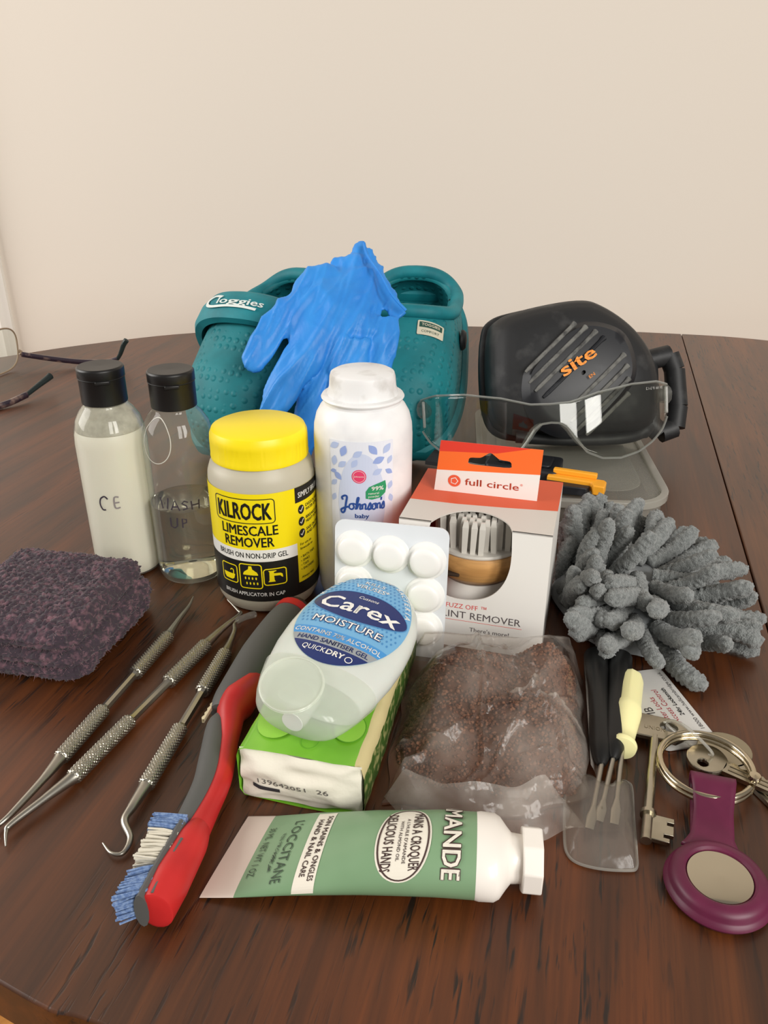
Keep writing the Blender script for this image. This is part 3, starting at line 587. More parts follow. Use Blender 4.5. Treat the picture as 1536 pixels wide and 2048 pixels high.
p.arc(LT, WHITE, 5, 'KILLS 99.99% OF BACTERIA', 0, .0135, .0212, .0292, RAD(158), RAD(22), .0024, .02)
p.build(lambda u, v, o: (u * 1.0, ((v - .0135) * 1.17 + .0118) * CS, .0126 + cz(u * 1.0, (v - .0135) * 1.17 + .0118) + o), cb, .002, .002, .00007)

# ---------------------------------------------------------------- hand cream tube
tu0 = Vector((-.0600, .2150, 0)); tdir = Vector((.0945, -.0105, 0)); TBL = .0935
tu = thing('hand_cream_tube', 'sage green hand cream tube with white cap lying at the front', 'tube', tu0, (0, 0, math.atan2(tdir.y, tdir.x)))
TUG = mat('tube_green', (126, 158, 122), .38, vary=((116, 148, 112), 25, .45, .7), coat=.15); TUW = mat('tube_white', (236, 230, 222), .4, coat=.2); TCRM = mat('tube_crimp', (214, 200, 188), .45)
def th_a(x_): return smooth_interp(x_, [0, .095], [.0192, .0162])
def th_b(x_): return interp(x_, [0, .012, .03, .055, .08, .095], [.0006, .0022, .0058, .0096, .0122, .0126])
TZ = lambda x_: .0004 + th_b(x_)
def tsurf(x_, ph, k=0): return ((x_ + .004 * (1 - x_ / .0935) * -sin(ph) * 0, (th_a(x_) + k) * -sin(ph), TZ(x_) + (th_b(x_) + k) * cos(ph)))
# skew the crimp a little as in a tube laid flat
def tsk(x_, y_): return x_ + (1 - x_ / TBL) * y_ * .20
mb = MB(); NT = 40
def tfn(s_, t_):
    x_ = TBL * t_; q_ = tsurf(x_, 2 * pi * s_); return (tsk(x_, q_[1]), q_[1], q_[2])
mb.grid(tfn, NT, 40, True); mb.m = [1 if (i // NT) < 5 else 0 for i in range(len(mb.f))]; mb.f.append(tuple(range(NT))[::-1]); mb.m.append(1)
tbo = mb.build('tube_body', [TUG, TCRM], tu, angle=50)
zc = TZ(TBL); MA = Matrix.Translation((TBL, 0, zc)) @ Matrix.Rotation(RAD(90), 4, 'Y')
sh = MB()
rings = [(0, .0162, .0126), (.0015, .0165, .0129), (.0065, .0163, .0127), (.0085, .0150, .0118), (.0108, .0112, .0098), (.0125, .0086, .0086), (.0165, .0082, .0082), (.0185, .0082, .0082)]
sh.grid(lambda s_, t_: (TBL + rings[round(t_ * 7)][0], -sin(2 * pi * s_) * rings[round(t_ * 7)][1], zc + cos(2 * pi * s_) * rings[round(t_ * 7)][2]), 40, 8, True); sh.build('tube_shoulder', TUW, tu, angle=60)
oct_ = [(.0118 * cos(2 * pi * (k + .5) / 8), .0118 * sin(2 * pi * (k + .5) / 8)) for k in range(8)]
MB().prism(oct_, .0162, .0232, MA).build('cap', TUW, tu, angle=20, bevel=.0006)
TGX = mat('tube_dark_green_ink', (46, 66, 48), .5); TWP = mat('tube_cream_print', (226, 220, 206), .45); TBR = mat('tube_brown_ink', (70, 50, 46), .5)
def tmap(u, v, o):
    u += .0042; v += .002   # u runs across the tube towards the camera, v along it towards the cap
    p_ = (th_a(v) + th_b(v)) / 2; a = th_a(v); ph = max(-1.5, min(1.5, u / (a * 1.02))) if th_b(v) < .004 else u / ((a * 2 + th_b(v)) / 3)
    y_ = -(a + o) * sin(ph) if th_b(v) >= .004 else -u * .97; z_ = TZ(v) + (th_b(v) + o) * math.sqrt(max(0, 1 - (y_ / a) ** 2)) + o
    return (tsk(v, y_), y_, z_)
p = Print()
p.text(LT, TGX, 2, "L'OCCITANE", -.0135, .0215, .0036, .0235); p.text(LT, TGX, 2, 'EN PROVENCE', -.0085, .0185, .0014, .0135); p.text(LT, TGX, 2, '30 ML  NET WT 1 OZ.', -.0145, .0118, .0026, .0235)
p.rect('print_band', TWP, 1, -.0175, .0300, .0205, .0375); p.text(LT, TBR, 2, 'SOIN MAINS & ONGLES', -.0145, .0347, .0019, .0255, bold=.02); p.text(LT, TBR, 2, 'HAND & NAIL CARE', -.0125, .0316, .0019, .0215, bold=.02)
p.poly('print_badge', TWP, 1, ellipse(-.0005, .0660, .0152, .0098, 44)); p.loop('print_badge', TBR, 2, ellipse(-.0005, .0660, .0142, .0088, 44), .0006)
p.text(LT, TBR, 2, 'MAINS A CROQUER', -.0005, .0688, .0034, .0215, 'C', bold=.02); p.text(LT, TBR, 2, 'DELICIOUS HANDS', -.0005, .0592, .0034, .0215, 'C', bold=.02)
p.text(LT, TBR, 2, "A L'HUILE D'AMANDE", -.0005, .0664, .0011, .0165, 'C', bold=.01); p.text(LT, TBR, 2, 'WITH ALMOND OIL', -.0005, .0642, .0011, .0145, 'C', bold=.01)
p.text(LT, TWP, 4, 'AMANDE', -.0205, .0800, .0060, .0340, bold=.02); p.text(LT, TBR, 3, 'AMANDE', -.0208, .0800, .0060, .0346, bold=.07)
p.build(tmap, tbo, .0015, .002, .00009)

# ---------------------------------------------------------------- detailing brush
db = thing('detailing_brush', 'grey and red handled cleaning brush with blue and white bristles', 'brush', (-.068, .28, 0))
DBO = Vector((-.068, .28, 0)); L_ = lambda pts: [Vector(q_) - DBO for q_ in pts]
BG = mat('brush_grey_rubber', (86, 86, 84), .6, bump=(300, .1, .0006)); BR = mat('brush_red_plastic', (196, 40, 40), .42, vary=((180, 32, 34), 60, .4, .7)); BRD = mat('brush_dark_end', (62, 50, 46), .55)
up = (0, 0, 1)
pts = catmull(L_([(-.0720, .2860, .0085), (-.0675, .3030, .0100), (-.0610, .3270, .0120), (-.0548, .3480, .0130), (-.0505, .3625, .0125)]), 6)
MB().tube(pts, [interp(i / (len(pts) - 1), [0, .15, .5, .85, 1], [.0075, .0095, .0105, .0095, .0088]) for i in range(len(pts))], 20, up, .8).build('grip', BG, db)
pts = catmull(L_([(-.0508, .3615, .0126), (-.0500, .3640, .0125), (-.0492, .3665, .0124)]), 4)
MB().tube(pts, .0092, 20, up, .82).build('collar', BR, db)
pts = catmull(L_([(-.0494, .3660, .0124), (-.0482, .3695, .0122), (-.0470, .3735, .0118)]), 5)
MB().tube(pts, [.0086, .0087, .0086, .0084, .0081, .0077, .0072, .0066, .0058, .0045, .002][:len(pts)], 20, up, .8).build('end_cap', BRD, db)
# red wedge and spine on the right of the neck, grey insert on the left
pts = catmull(L_([(-.0585, .3130, .0105), (-.0640, .2990, .0100), (-.0690, .2880, .0092), (-.0682, .2760, .0085), (-.0668, .2600, .0082), (-.0665, .2440, .0082), (-.0692, .2260, .0085), (-.0715, .2140, .0090)]), 6)
MB().tube(pts, [interp(i / (len(pts) - 1), [0, .1, .22, .34, .5, .8, 1], [.002, .0062, .0078, .0062, .0042, .0040, .0050]) for i in range(len(pts))], 18, up, 1.25).build('spine', BR, db)
pts = catmull(L_([(-.0735, .2840, .0082), (-.0738, .2740, .0080), (-.0728, .2600, .0080), (-.0722, .2440, .0080), (-.0745, .2270, .0082), (-.0762, .2180, .0085)]), 6)
MB().tube(pts, [interp(i / (len(pts) - 1), [0, .12, .5, .9, 1], [.0030, .0050, .0056, .0050, .0030]) for i in range(len(pts))], 18, up, 1.15).build('neck_insert', BG, db)
pts = catmull(L_([(-.0700, .2200, .0092), (-.0725, .2080, .0094), (-.0752, .1960, .0094), (-.0772, .1862, .0092), (-.0776, .1838, .0092)]), 6)
hd = MB().tube(pts, [interp(i / (len(pts) - 1), [0, .15, .5, .85, .96, 1], [.0042, .0060, .0068, .0062, .0045, .002]) for i in range(len(pts))], 20, up, 1.3).build('head', BR, db)
pts2 = [q_ + Vector((-.0046, 0, .0006)) for q_ in pts]
MB().tube(pts2[2:-2], .0026, 12, up, 2.9).build('bristle_plate', BG, db)
for a, b, k in ((.25, .42, 0), (.55, .8, 0)):
    i0, i1 = int(a * len(pts)), int(b * len(pts)); MB().tube([q_ + Vector((-.0005, 0, .0078)) for q_ in pts[i0:i1]], .0007, 6).build('groove', BG, hd)
ser = [Vector((-.0812 + .0072 * t_, .2790 + .033 * t_, .0105)) - DBO for t_ in [k / 22 for k in range(23)]]
sv = [];
for i, q_ in enumerate(ser): sv += [q_ + Vector((.0012, 0, .001)), q_ + Vector((-.0004 if i % 2 else .0002, 0, .001)), q_ + Vector((.0012, 0, -.001)), q_ + Vector((-.0004 if i % 2 else .0002, 0, -.001))]
mb = MB(); mb.add(sv, [(4 * i + a, 4 * i + 4 + a, 4 * i + 4 + b, 4 * i + b) for i in range(22) for a, b in ((0, 1), (1, 3), (3, 2), (2, 0))]); mb.build('serrated_scraper', mat('cream_plastic', (214, 200, 168), .5), db, False)
random.seed(11)
def tuft(y0, y1, ln, m_, lean):
    mb_ = MB()
    for k in range(330):
        t_ = random.random(); yy = y0 + (y1 - y0) * t_; bx_ = interp(yy, [.184, .196, .208, .220], [-.0815, -.0795, -.0768, -.0745]); zz = random.uniform(.003, .0165)
        a = Vector((bx_ + .001, yy, zz)); b = Vector((bx_ - ln * random.uniform(.88, 1.04), yy + lean + random.uniform(-.0012, .0012), zz * random.uniform(.85, 1.02) + .0006))
        mid = (a + b) / 2 + Vector((0, random.uniform(-.0004, .0004), .0004)); mb_.tube([a - DBO, mid - DBO, b - DBO], .00040, 5)
    o = mb_.build('bristle_tuft', m_, db); o['kind'] = 'stuff'; return o
BB = mat('bristle_blue', (126, 150, 188), .5, vary=((92, 118, 164), 900, .4, .6)); BWH = mat('bristle_white', (216, 210, 194), .5)
tuft(.2135, .2195, .0120, BB, .0016); tuft(.2000, .2125, .0105, BWH, .0008); tuft(.1870, .1990, .0100, BB, -.0035)

# ---------------------------------------------------------------- dental picks
STEEL = mat('pick_steel', (176, 172, 162), .32, metal=1); STEELK = mat('pick_knurled_steel', (172, 168, 156), .36, metal=1)
def tri(x): x = x - math.floor(x); return 1 - abs(2 * x - 1)
def pick(label, segs_, tipa, tipb, a, b, frac):
    """a, b: ends of the straight handle; frac: break points of grip / shaft / grip along it; tips are point lists leading away from the ends"""
    a, b = Vector(a), Vector(b); o3 = Vector((a.x, a.y, 0)); t = thing('dental_pick', label, 'dental pick', o3, group='dental picks')
    lp = lambda f: a + (b - a) * f - o3
    for f0, f1, r0 in ((frac[0], frac[1], .0034), (frac[2], frac[3], .0036)):
        n = 130; P_ = [lp(f0 + (f1 - f0) * k / (n - 1)) for k in range(n)]; Ln = (P_[-1] - P_[0]).length
        R_ = [r0 * (1 if 2 < k < n - 3 else .86 + .05 * min(k, n - 1 - k)) for k in range(n)]
        MB().tube(P_, R_, 56, disp=lambda i, an: .00042 * (tri(an * 14 / (2 * pi) + i / n * Ln / .0017) * tri(an * 14 / (2 * pi) - i / n * Ln / .0017)) ** .8 - .0001).build('knurled_grip', STEELK, t, angle=25)
    MB().tube([lp(frac[1] - .005), lp(frac[1] + .015), lp(frac[2] - .015), lp(frac[2] + .005)], [.0029, .0021, .0021, .0029], 8).build('shaft', STEEL, t, angle=20)
    for tip, f in ((tipa, frac[0] + .004), (tipb, frac[3] - .004)):
        P_ = catmull([lp(f)] + [Vector(q_) - o3 for q_ in tip], 8); n = len(P_)
        MB().tube(P_, [interp(k / (n - 1), [0, .04, .25, .6, 1], [.0030, .0027, .0017, .0011, .0003]) for k in range(n)], 12).build('tip', STEEL, t)
pick('steel dental pick nearest the purple knitted cloth', 0, [(-.1420, .2500, .004), (-.1480, .2330, .003), (-.1510, .2270, .0022), (-.1478, .2215, .002)], [(-.1128, .3690, .004), (-.1100, .3820, .0045), (-.1090, .3900, .006)], (-.1392, .2630, .0038), (-.1142, .3570, .0038), (0.0, .34, .62, .97))
pick('middle one of the three steel dental picks, its tip bent sharply', 0, [(-.1375, .2395, .004), (-.1455, .2275, .0035), (-.1462, .2240, .003), (-.1440, .2180, .002)], [(-.0870, .3610, .004), (-.0800, .3735, .0045), (-.0815, .3770, .005), (-.0890, .3868, .006)], (-.1300, .2515, .0038), (-.0925, .3485, .0038), (0.0, .37, .65, .98))
pick('steel dental pick with hooked end, nearest the red and grey brush', 0, [(-.1005, .2360, .004), (-.1018, .2290, .0035), (-.0975, .2215, .0025), (-.0985, .2150, .002), (-.1030, .2150, .002), (-.1076, .2196, .002)], [(-.0808, .3480, .004), (-.0802, .3580, .0045), (-.0812, .3640, .005), (-.0790, .3665, .006)], (-.0983, .2470, .0038), (-.0815, .3400, .0038), (0.0, .38, .65, .99))
gt = MB().tube(catmull([(-.0800, .3650, .0062), (-.0755, .3690, .0062), (-.0705, .3720, .006)], 6), [.0018] * 8 + [.0019] * 4 + [.0012], 12).build('tip_sleeve', clear('sleeve_plastic', (236, 236, 230), 1.4, .1, .15))
tag(gt, 'small clear plastic sleeve on the tip of the hooked dental pick', 'sleeve')

# ---------------------------------------------------------------- folded knitted cloth
kc = thing('knitted_cloth', 'folded dark purple knitted scrubbing cloth beside the dental picks', 'cloth', (-.172, .325, 0))
def knitmat():
    m = mat('purple_yarn', (60, 49, 58), .95, sheen=.15, vary=((124, 90, 100), 260, .50, .74, 6)); return m
KN = knitmat()
def pillow(name, c, hx, hy, z0, z1, rot, seed, amp, ex=5):
    """rounded knitted slab; ridges follow the knit rows"""
    M_ = Matrix.Translation((c[0], c[1], 0)) @ Matrix.Rotation(rot, 4, 'Z'); hz = (z1 - z0) / 2; zc_ = (z0 + z1) / 2; rr = hz * .95
    def pt(x_, y_, z_):   # a point of the cube surface, coordinates -1..1
        p_ = Vector((x_ * hx, y_ * hy, z_ * hz)); rx = .012
        inner = Vector((max(-(hx - rx), min(hx - rx, p_.x)), max(-(hy - rx), min(hy - rx, p_.y)), 0)); d = p_ - inner
        e = Vector((d.x / rx, d.y / rx, d.z / hz)); n_ = e.length or 1; k = max(abs(e.x), abs(e.y), abs(e.z), math.hypot(e.x, e.y) * .75) or 1
        e = e / n_ * k if n_ > 1e-6 else e; q_ = inner + Vector((e.x * rx, e.y * rx, e.z * hz)); nr = Vector((e.x * .6, e.y * .6, e.z)).normalized() if e.length > 1e-6 else Vector((0, 0, 1))
        q_.x *= 1 + .05 * noise.noise((q_.x * 30, q_.y * 30, seed)); q_.y *= 1 + .05 * noise.noise((q_.x * 30, q_.y * 30, seed + 8)); q_.z += amp * noise.noise((q_.x * 28, q_.y * 28, seed + 3)) * (1 if z_ > 0 else .1)
        knit = abs(sin(q_.x * 950 + .6 * sin(q_.y * 1900))) * .0010 * abs(nr.z) + (.0007 * sin(q_.z * 2600 + 3 * noise.noise((q_.x * 60, q_.y * 60, seed)))) * (1 - abs(nr.z))
        q_ += nr * (knit + .0011 * noise.noise(q_ * 380 + Vector((seed, 0, 0))) + .0008 * noise.noise(q_ * 900)); return M_ @ Vector((q_.x, q_.y, max(q_.z + zc_, .0005)))
    mb_ = MB(); N_ = 130; Q_ = 22
    g = lambda t_: 2 * t_ - 1
    mb_.grid(lambda u, v: pt(g(u), g(v), 1), N_, N_); mb_.grid(lambda u, v: pt(g(u), g(v), -1), 20, 20)
    for sg_ in (-1, 1):
        mb_.grid(lambda u, v: pt(g(u), sg_, g(v)), N_, Q_); mb_.grid(lambda u, v: pt(sg_, g(u), g(v)), N_, Q_)
    def fn(s_, t_):   # random surface point: mostly the top, some on the near and right sides
        if t_ < .62: return pt(g(s_), g(t_ / .62), 1)
        if t_ < .82: return pt(g(s_), -1, g((t_ - .62) / .2))
        return pt(1, g(s_), g((t_ - .82) / .18))
    return mb_, fn
for nm, args in (('lower_fold', ((-.005, .036, 0), .039, .040, .0008, .0125, RAD(-12), 2., .0015)), ('middle_fold', ((-.004, .034, 0), .040, .0405, .0105, .0225, RAD(-14), 4., .0015)), ('upper_fold', ((-.007, .033, 0), .039, .040, .0200, .0335, RAD(-11), 5., .0030))):
    mb, fn = pillow(nm, *args); fo = mb.build(nm, KN, kc, angle=180)
    fb = MB(); random.seed(21)
    for k in range(1300):
        s_, t_ = random.uniform(.02, .97), random.uniform(.02, .98); q_ = Vector(fn(s_, t_)); q2 = Vector(fn(s_ + .004, t_)); q3 = Vector(fn(s_, t_ + .006)); n_ = (q2 - q_).cross(q3 - q_)
        if n_.length < 1e-12: continue
        n_.normalize(); d = (n_ * random.uniform(.1, .9) + Vector((random.uniform(-1, 1), random.uniform(-1, 1), random.uniform(-.6, .6)))).normalized() * random.uniform(.0010, .0026); sd_ = d.cross(n_)
        if sd_.length < 1e-9: continue
        sd_ = sd_.normalized() * .00007; bse = q_; fb.add([bse - sd_, bse + sd_, bse + d + n_ * .0004], [(0, 1, 2)])
    o = fb.build('fibres', mat('yarn_fibre', (158, 120, 128), .8), fo, False); o['kind'] = 'stuff'

# ---------------------------------------------------------------- bag of brown granules
bg = thing('granule_bag', 'crumpled clear plastic bag of brown granules in front of the lint remover box', 'plastic bag', (.05, .285, 0))
def bag_xy(u, v):
    fl_, fr_, br_, bl_ = Vector((-.0010, .2400)), Vector((.0850, .2440)), Vector((.0985, .3280)), Vector((.0140, .3380))
    p_ = (fl_ * (1 - u) + fr_ * u) * (1 - v) + (bl_ * (1 - u) + br_ * u) * v
    p_ += Vector((.003 * noise.noise((v * 5, 1, 0)) * (1 - 2 * u), (.006 * noise.noise((u * 4, 5, 0)) - .008 * sin(pi * u)) * (1 - v) + .0015 * noise.noise((u * 6, 9, 1)) * v)); return p_ - Vector((.05, .285))
def mound(x_, y_):
    h = 0
    for cx_, cy_, rx, ry, hh in ((.066, .270, .036, .028, .026), (.080, .303, .028, .030, .034), (.042, .300, .036, .028, .030), (.030, .275, .030, .024, .022)):
        d = ((x_ + .05 - cx_) / rx) ** 2 + ((y_ + .285 - cy_) / ry) ** 2
        h = max(h, hh * max(0, 1 - d) ** .55) if d < 1 else h
    return h
random.seed(31); gm = MB()
ico = bmesh.new(); bmesh.ops.create_icosphere(ico, subdivisions=1, radius=1); iv = [v.co.copy() for v in ico.verts]; ico.verts.index_update(); ifc = [tuple(v.index for v in f.verts) for f in ico.faces]; ico.free()
def edge(u, v): return min(u, 1 - u, v * 1.3, 1 - v)
def sst(x): x = max(0, min(1, x)); return x * x * (3 - 2 * x)
def pile(u, v):
    q_ = bag_xy(u, v); h = 0
    for dx, dy in ((0, 0), (.005, 0), (-.005, 0), (0, .005), (0, -.005), (.0035, .0035), (-.0035, .0035), (.0035, -.0035), (-.0035, -.0035)): h += mound(q_.x + dx, q_.y + dy) / 9
    return h * sst(edge(u, v) / .24) ** .6
def crease(u, v):
    s_ = 0
    for (a, b, c, w_, h) in ((.55, -.83, .05, .030, .0034), (.9, .42, -.84, .026, .0034), (.3, .95, -.62, .024, .0026), (-.6, .8, .16, .03, .0024), (1, .1, -.47, .022, .0034), (.2, .98, -.28, .022, .0022), (.85, -.5, -.36, .02, .0020)):
        d = abs(a * u + b * v + c + .04 * noise.noise((u * 4, v * 4, c * 9))) / w_; s_ += 1.5 * h * max(0, 1 - d) * (.4 + .6 * abs(noise.noise((u * 3, v * 3, a * 7))) * 2)
    return s_
cnt = 0
while cnt < 7500:
    u, v = random.random(), random.random(); q_ = bag_xy(u, v); h = pile(u, v)
    if h < .002: continue
    r_ = random.uniform(.0005, .00105); z_ = h * (1 - random.random() ** 3 * .6) - .0012; rt = Matrix.Rotation(random.random() * 6, 3, 'Z') @ Matrix.Rotation(random.random() * 6, 3, 'X'); sc_ = Vector((1, random.uniform(.6, 1), random.uniform(.6, 1)))
    gm.add([rt @ Vector((p_.x * sc_.x, p_.y * sc_.y, p_.z * sc_.z)) * r_ * random.uniform(.85, 1.15) + Vector((q_.x, q_.y, max(z_, .001))) for p_ in iv], ifc, random.choice((0, 0, 1, 2))); cnt += 1
g_ = gm.build('granules', [mat('granule_brown', (112, 72, 52), .9), mat('granule_tan', (132, 90, 68), .9), mat('granule_dark', (90, 58, 44), .9)], bg, False); g_['kind'] = 'stuff'
mnd = MB().grid(lambda u, v: (lambda q_: (q_.x, q_.y, max(.0005, pile(u, v) - .0022)))(bag_xy(u, v)), 60, 60).build('granule_core', mat('granule_core', (96, 62, 46), .95), bg)
def film(u, v):
    q_ = bag_xy(u, v); e = min(u, 1 - u, v * 1.3, 1 - v); ed = min(1, e / .07)
    base = max(pile(min(1, max(0, u + du)), min(1, max(0, v + dv))) for du, dv in ((0, 0), (.025, 0), (-.025, 0), (0, .025), (0, -.025)))
    z_ = max(base + .0016, .0105 * ed ** .7) + crease(u, v) * ed + .0012 * noise.noise((u * 9, v * 9, 4)) * ed
    z_ += .016 * sst((v - .82) / .18) * min(1, u * 12, (1 - u) * 12)
    return (q_.x, q_.y, max(.0006, z_))
FILM = clear('bag_film', (250, 248, 246), 1.3, .12, .3, (236, 228, 218), (34, .03, .33), (160, .35, .002))
MB().grid(film, 110, 110).build('bag_film', FILM, bg, angle=28)
MB().grid(lambda u, v: (lambda q_: (q_.x, q_.y, .0003))(bag_xy(u, v)), 20, 20).build('bag_underside', FILM, bg)
def flap(u, v):   # empty folded end lying in front
    a = bag_xy(u * .86, .03); b = a + Vector((.010 - .004 * u, -.015 + .003 * noise.noise((u * 5, 2, 2)))); q_ = a * (1 - v) + b * v
    return (q_.x, q_.y, .0012 + (.0135 * (1 - v) ** .8 + .0012 * (1 - v) * sin(u * 17 + v * 3) + .0025 * noise.noise((u * 9, v * 4, 8)) * (1 - v * .6)) * min(1, u * 9, (1 - u) * 9) + .0008)
MB().grid(flap, 60, 18).build('bag_end_flap', clear('bag_flap_film', (250, 248, 246), 1.3, .1, .3, (232, 226, 218), (60, .15, .4), (160, .35, .002)), bg, angle=28)
def sflap(u, v):
    a = Vector((.0870 + .0115 * u, .2560 + .068 * u)) - Vector((.05, .285)); b = a + Vector((.0065 * (1 - abs(u - .45) * 1.3), -.001 - .004 * (1 - u))); q_ = a * (1 - v) + b * v
    return (q_.x, q_.y, .001 + .012 * (1 - v) * (.4 + .6 * u) + .0012 * sin(u * 17 + v * 5) * v + .0012)
MB().grid(sflap, 40, 12).build('bag_side_flap', FILM, bg, angle=28)

# ---------------------------------------------------------------- clear plastic tub
tub = thing('plastic_tub', 'translucent plastic tub lying under the black knee pad and safety glasses', 'tub', (.1390, .5880, 0), (0, 0, RAD(-5)))
TUBM = clear('tub_plastic', (236, 236, 232), 1.35, .12, .22, (236, 234, 226)); TUBR = clear('tub_rim_plastic', (226, 226, 222), 1.35, .15, .40, (236, 233, 225))
def ringwall(name, x, y, r, z0, z1, th, m):
    mb_ = MB(); o_ = rrect(-x, -y, x, y, r, 8); i_ = rrect(-x + th, -y + th, x - th, y - th, max(r - th, .001), 8); n = len(o_)
    mb_.add([(a, b, z0) for a, b in o_] + [(a, b, z1) for a, b in o_] + [(a, b, z1) for a, b in i_] + [(a, b, z0) for a, b in i_], [(k * n + i, k * n + (i + 1) % n, (k + 1) % 4 * n + (i + 1) % n, (k + 1) % 4 * n + i) for k in range(4) for i in range(n)])
    return mb_.build(name, m, tub, angle=30, bevel=.0006)
ringwall('side_wall', .0625, .098, .026, .0005, .0195, .0015, TUBM); ringwall('rim', .0660, .1015, .029, .0150, .0205, .005, TUBR)
MB().prism(rrect(-.0610, -.0965, .0610, .0965, .025, 8), .0172, .0186).build('tub_panel', TUBM, tub, angle=30)
MB().prism(rrect(-.050, -.078, .050, .078, .02, 8), .0187, .0192).build('panel_step', TUBM, tub, angle=30)

# ---------------------------------------------------------------- knee pad
PADC = Vector((.1445, .604, .0680)); pv = Vector((0, sin(RAD(28)), cos(RAD(28)))); PM = frame(PADC, (1, .06, 0), pv)   # x right, y up, z towards the camera
kp = thing('knee_pad', 'black moulded rubber knee pad with diagonal ridges and orange lettering', 'knee pad'); kp.matrix_world = PM
PB = mat('pad_black_rubber', (30, 31, 33), .52, vary=((70, 70, 70), 45, .56, .80, 5), bump=(150, .15, .001)); PB2 = mat('pad_black_plastic', (26, 28, 33), .42, vary=((52, 54, 58), 70, .58, .8, 4)); PD = mat('pad_dusty_ridge', (112, 112, 108), .65, vary=((60, 60, 60), 160, .45, .7, 4)); PO = mat('pad_orange_print', (246, 150, 44), .5)
def pad_out(a, k=1):   # outline radius: rounded box, fuller on the right shoulder
    pts_ = [(-.0635, .0360), (-.0580, .0480), (-.0400, .0545), (.0040, .0615), (.0240, .0570), (.0490, .0380), (.0640, .0130), (.0670, -.0200), (.0560, -.0390), (.0200, -.0420), (-.0200, -.0410), (-.0520, -.0380), (-.0630, -.0250), (-.0655, .0050)]
    return pts_
PO_OUT = [tuple(q_[:2]) for q_ in catmull([(a, b, 0) for a, b in pad_out(0)], 6, True)]
NPO = len(PO_OUT); PDOME = lambda x_, y_: .020 * max(0, 1 - (x_ / .078) ** 2 - (y_ / .074) ** 2) ** .6
prof = [(.86, -.024), (.94, -.022), (.985, -.016), (1.0, -.008), (.985, .001), (.93, .006), (.84, .009), (.7, .011), (.5, .012), (.25, .0125), (.06, .0125)]
def padfn(s_, t_):
    k = t_ * (len(prof) - 1); i = min(int(k), len(prof) - 2); f = k - i; sc_ = prof[i][0] * (1 - f) + prof[i + 1][0] * f; z_ = prof[i][1] * (1 - f) + prof[i + 1][1] * f
    x_, y_ = PO_OUT[int(round(s_ * NPO)) % NPO]; x_ *= sc_; y_ *= sc_
    return (x_, y_, z_ + PDOME(x_, y_) * (1 if z_ > 0 else max(0, 1 + z_ / .01)))
mb = MB(); mb.grid(padfn, NPO, 31, True); mb.f += [tuple(range(NPO))[::-1], tuple(30 * NPO + k for k in range(NPO))]; mb.m += [0, 0]; mb.build('pad_shell', PB, kp, angle=60)
ga = RAD(43); gx, gy = Vector((cos(ga), sin(ga))), Vector((-sin(ga), cos(ga)))      # ridges run along gx
def padz(x_, y_): return .0122 + PDOME(x_, y_)
plate = [tuple(q_[:2]) for q_ in catmull([(-.0440, -.0050, 0), (-.0380, .0080, 0), (-.0100, .0340, 0), (.0100, .0400, 0), (.0330, .0330, 0), (.0420, .0150, 0), (.0410, -.0050, 0), (.0250, -.0250, 0), (.0050, -.0420, 0), (-.0150, -.0470, 0), (-.0340, -.0380, 0), (-.0430, -.0220, 0)], 5, True)]
mb = MB(); npl = len(plate)
mb.grid(lambda s_, t_: (lambda x_, y_, h: (x_, y_, padz(x_, y_) + h))(*[c_ * (1 - t_ * .96) if t_ > .12 else c_ * (1 - t_ * .3) for c_ in plate[int(round(s_ * npl)) % npl]], -.0008 if t_ < .05 else .0036), npl, 9, True); mb.build('cap_plate', PB2, kp, angle=35)
for off_, x0, x1 in ((.0300, -.030, .022), (.0225, -.034, .026), (.0150, -.035, .029), (.0075, -.034, .030), (-.0120, -.020, .032), (-.0195, -.032, .028), (-.0270, -.034, .022), (-.0345, -.030, .014)):
    pth = []
    for k in range(15):
        t_ = x0 + (x1 - x0) * k / 14; q_ = gx * t_ + gy * off_; pth.append(Vector((q_.x, q_.y, padz(q_.x, q_.y) + .0046)))
    MB().tube(pth, [.0010] + [.0015] * 13 + [.0022], 8, (0, 0, 1), 1.0).build('ridge', PD if abs(off_) != .0075 else PB2, kp)
p = Print(); p.text('brand_lettering', PO, 1, 'site', -.0150, -.0035, .0090, .0300, rot=ga - RAD(11), bold=.022); p.text('brand_lettering', PO, 1, 'EN', .0040, -.0050, .0022, .0050, rot=ga - RAD(9), bold=.02)
p.build(lambda u, v, o: (u, v, padz(u, v) + .0060 + o), kp, .003, .003)
mb = MB(); rp = [Vector((x_ * 1.0, y_ * 1.0, -.012)) for x_, y_ in PO_OUT]; mb.tube(rp, .0040, 10, closed=True); mb.build('edge_bead', PB, kp)
for x_, y_, l in ((.0330, .0560, 0), (.0400, .0495, 0), (.0450, .0440, 0), (.0610, .0250, 0), (.0650, .0170, 0), (.0680, .0100, 0)):
    MB().box((x_, y_, -.014), (.0065, .0030, .018), None).build('side_stud', PB, kp, bevel=.0008)
MB().lathe([(0, 0), (.0078, 0), (.0085, .001), (.0085, .006), (.0075, .0072), (0, .0075)], 28, Matrix.Translation((.0560, .0350, -.024)) @ Matrix.Rotation(RAD(52), 4, 'Z') @ Matrix.Rotation(RAD(90), 4, 'Y')).build('strap_button', PB, kp)
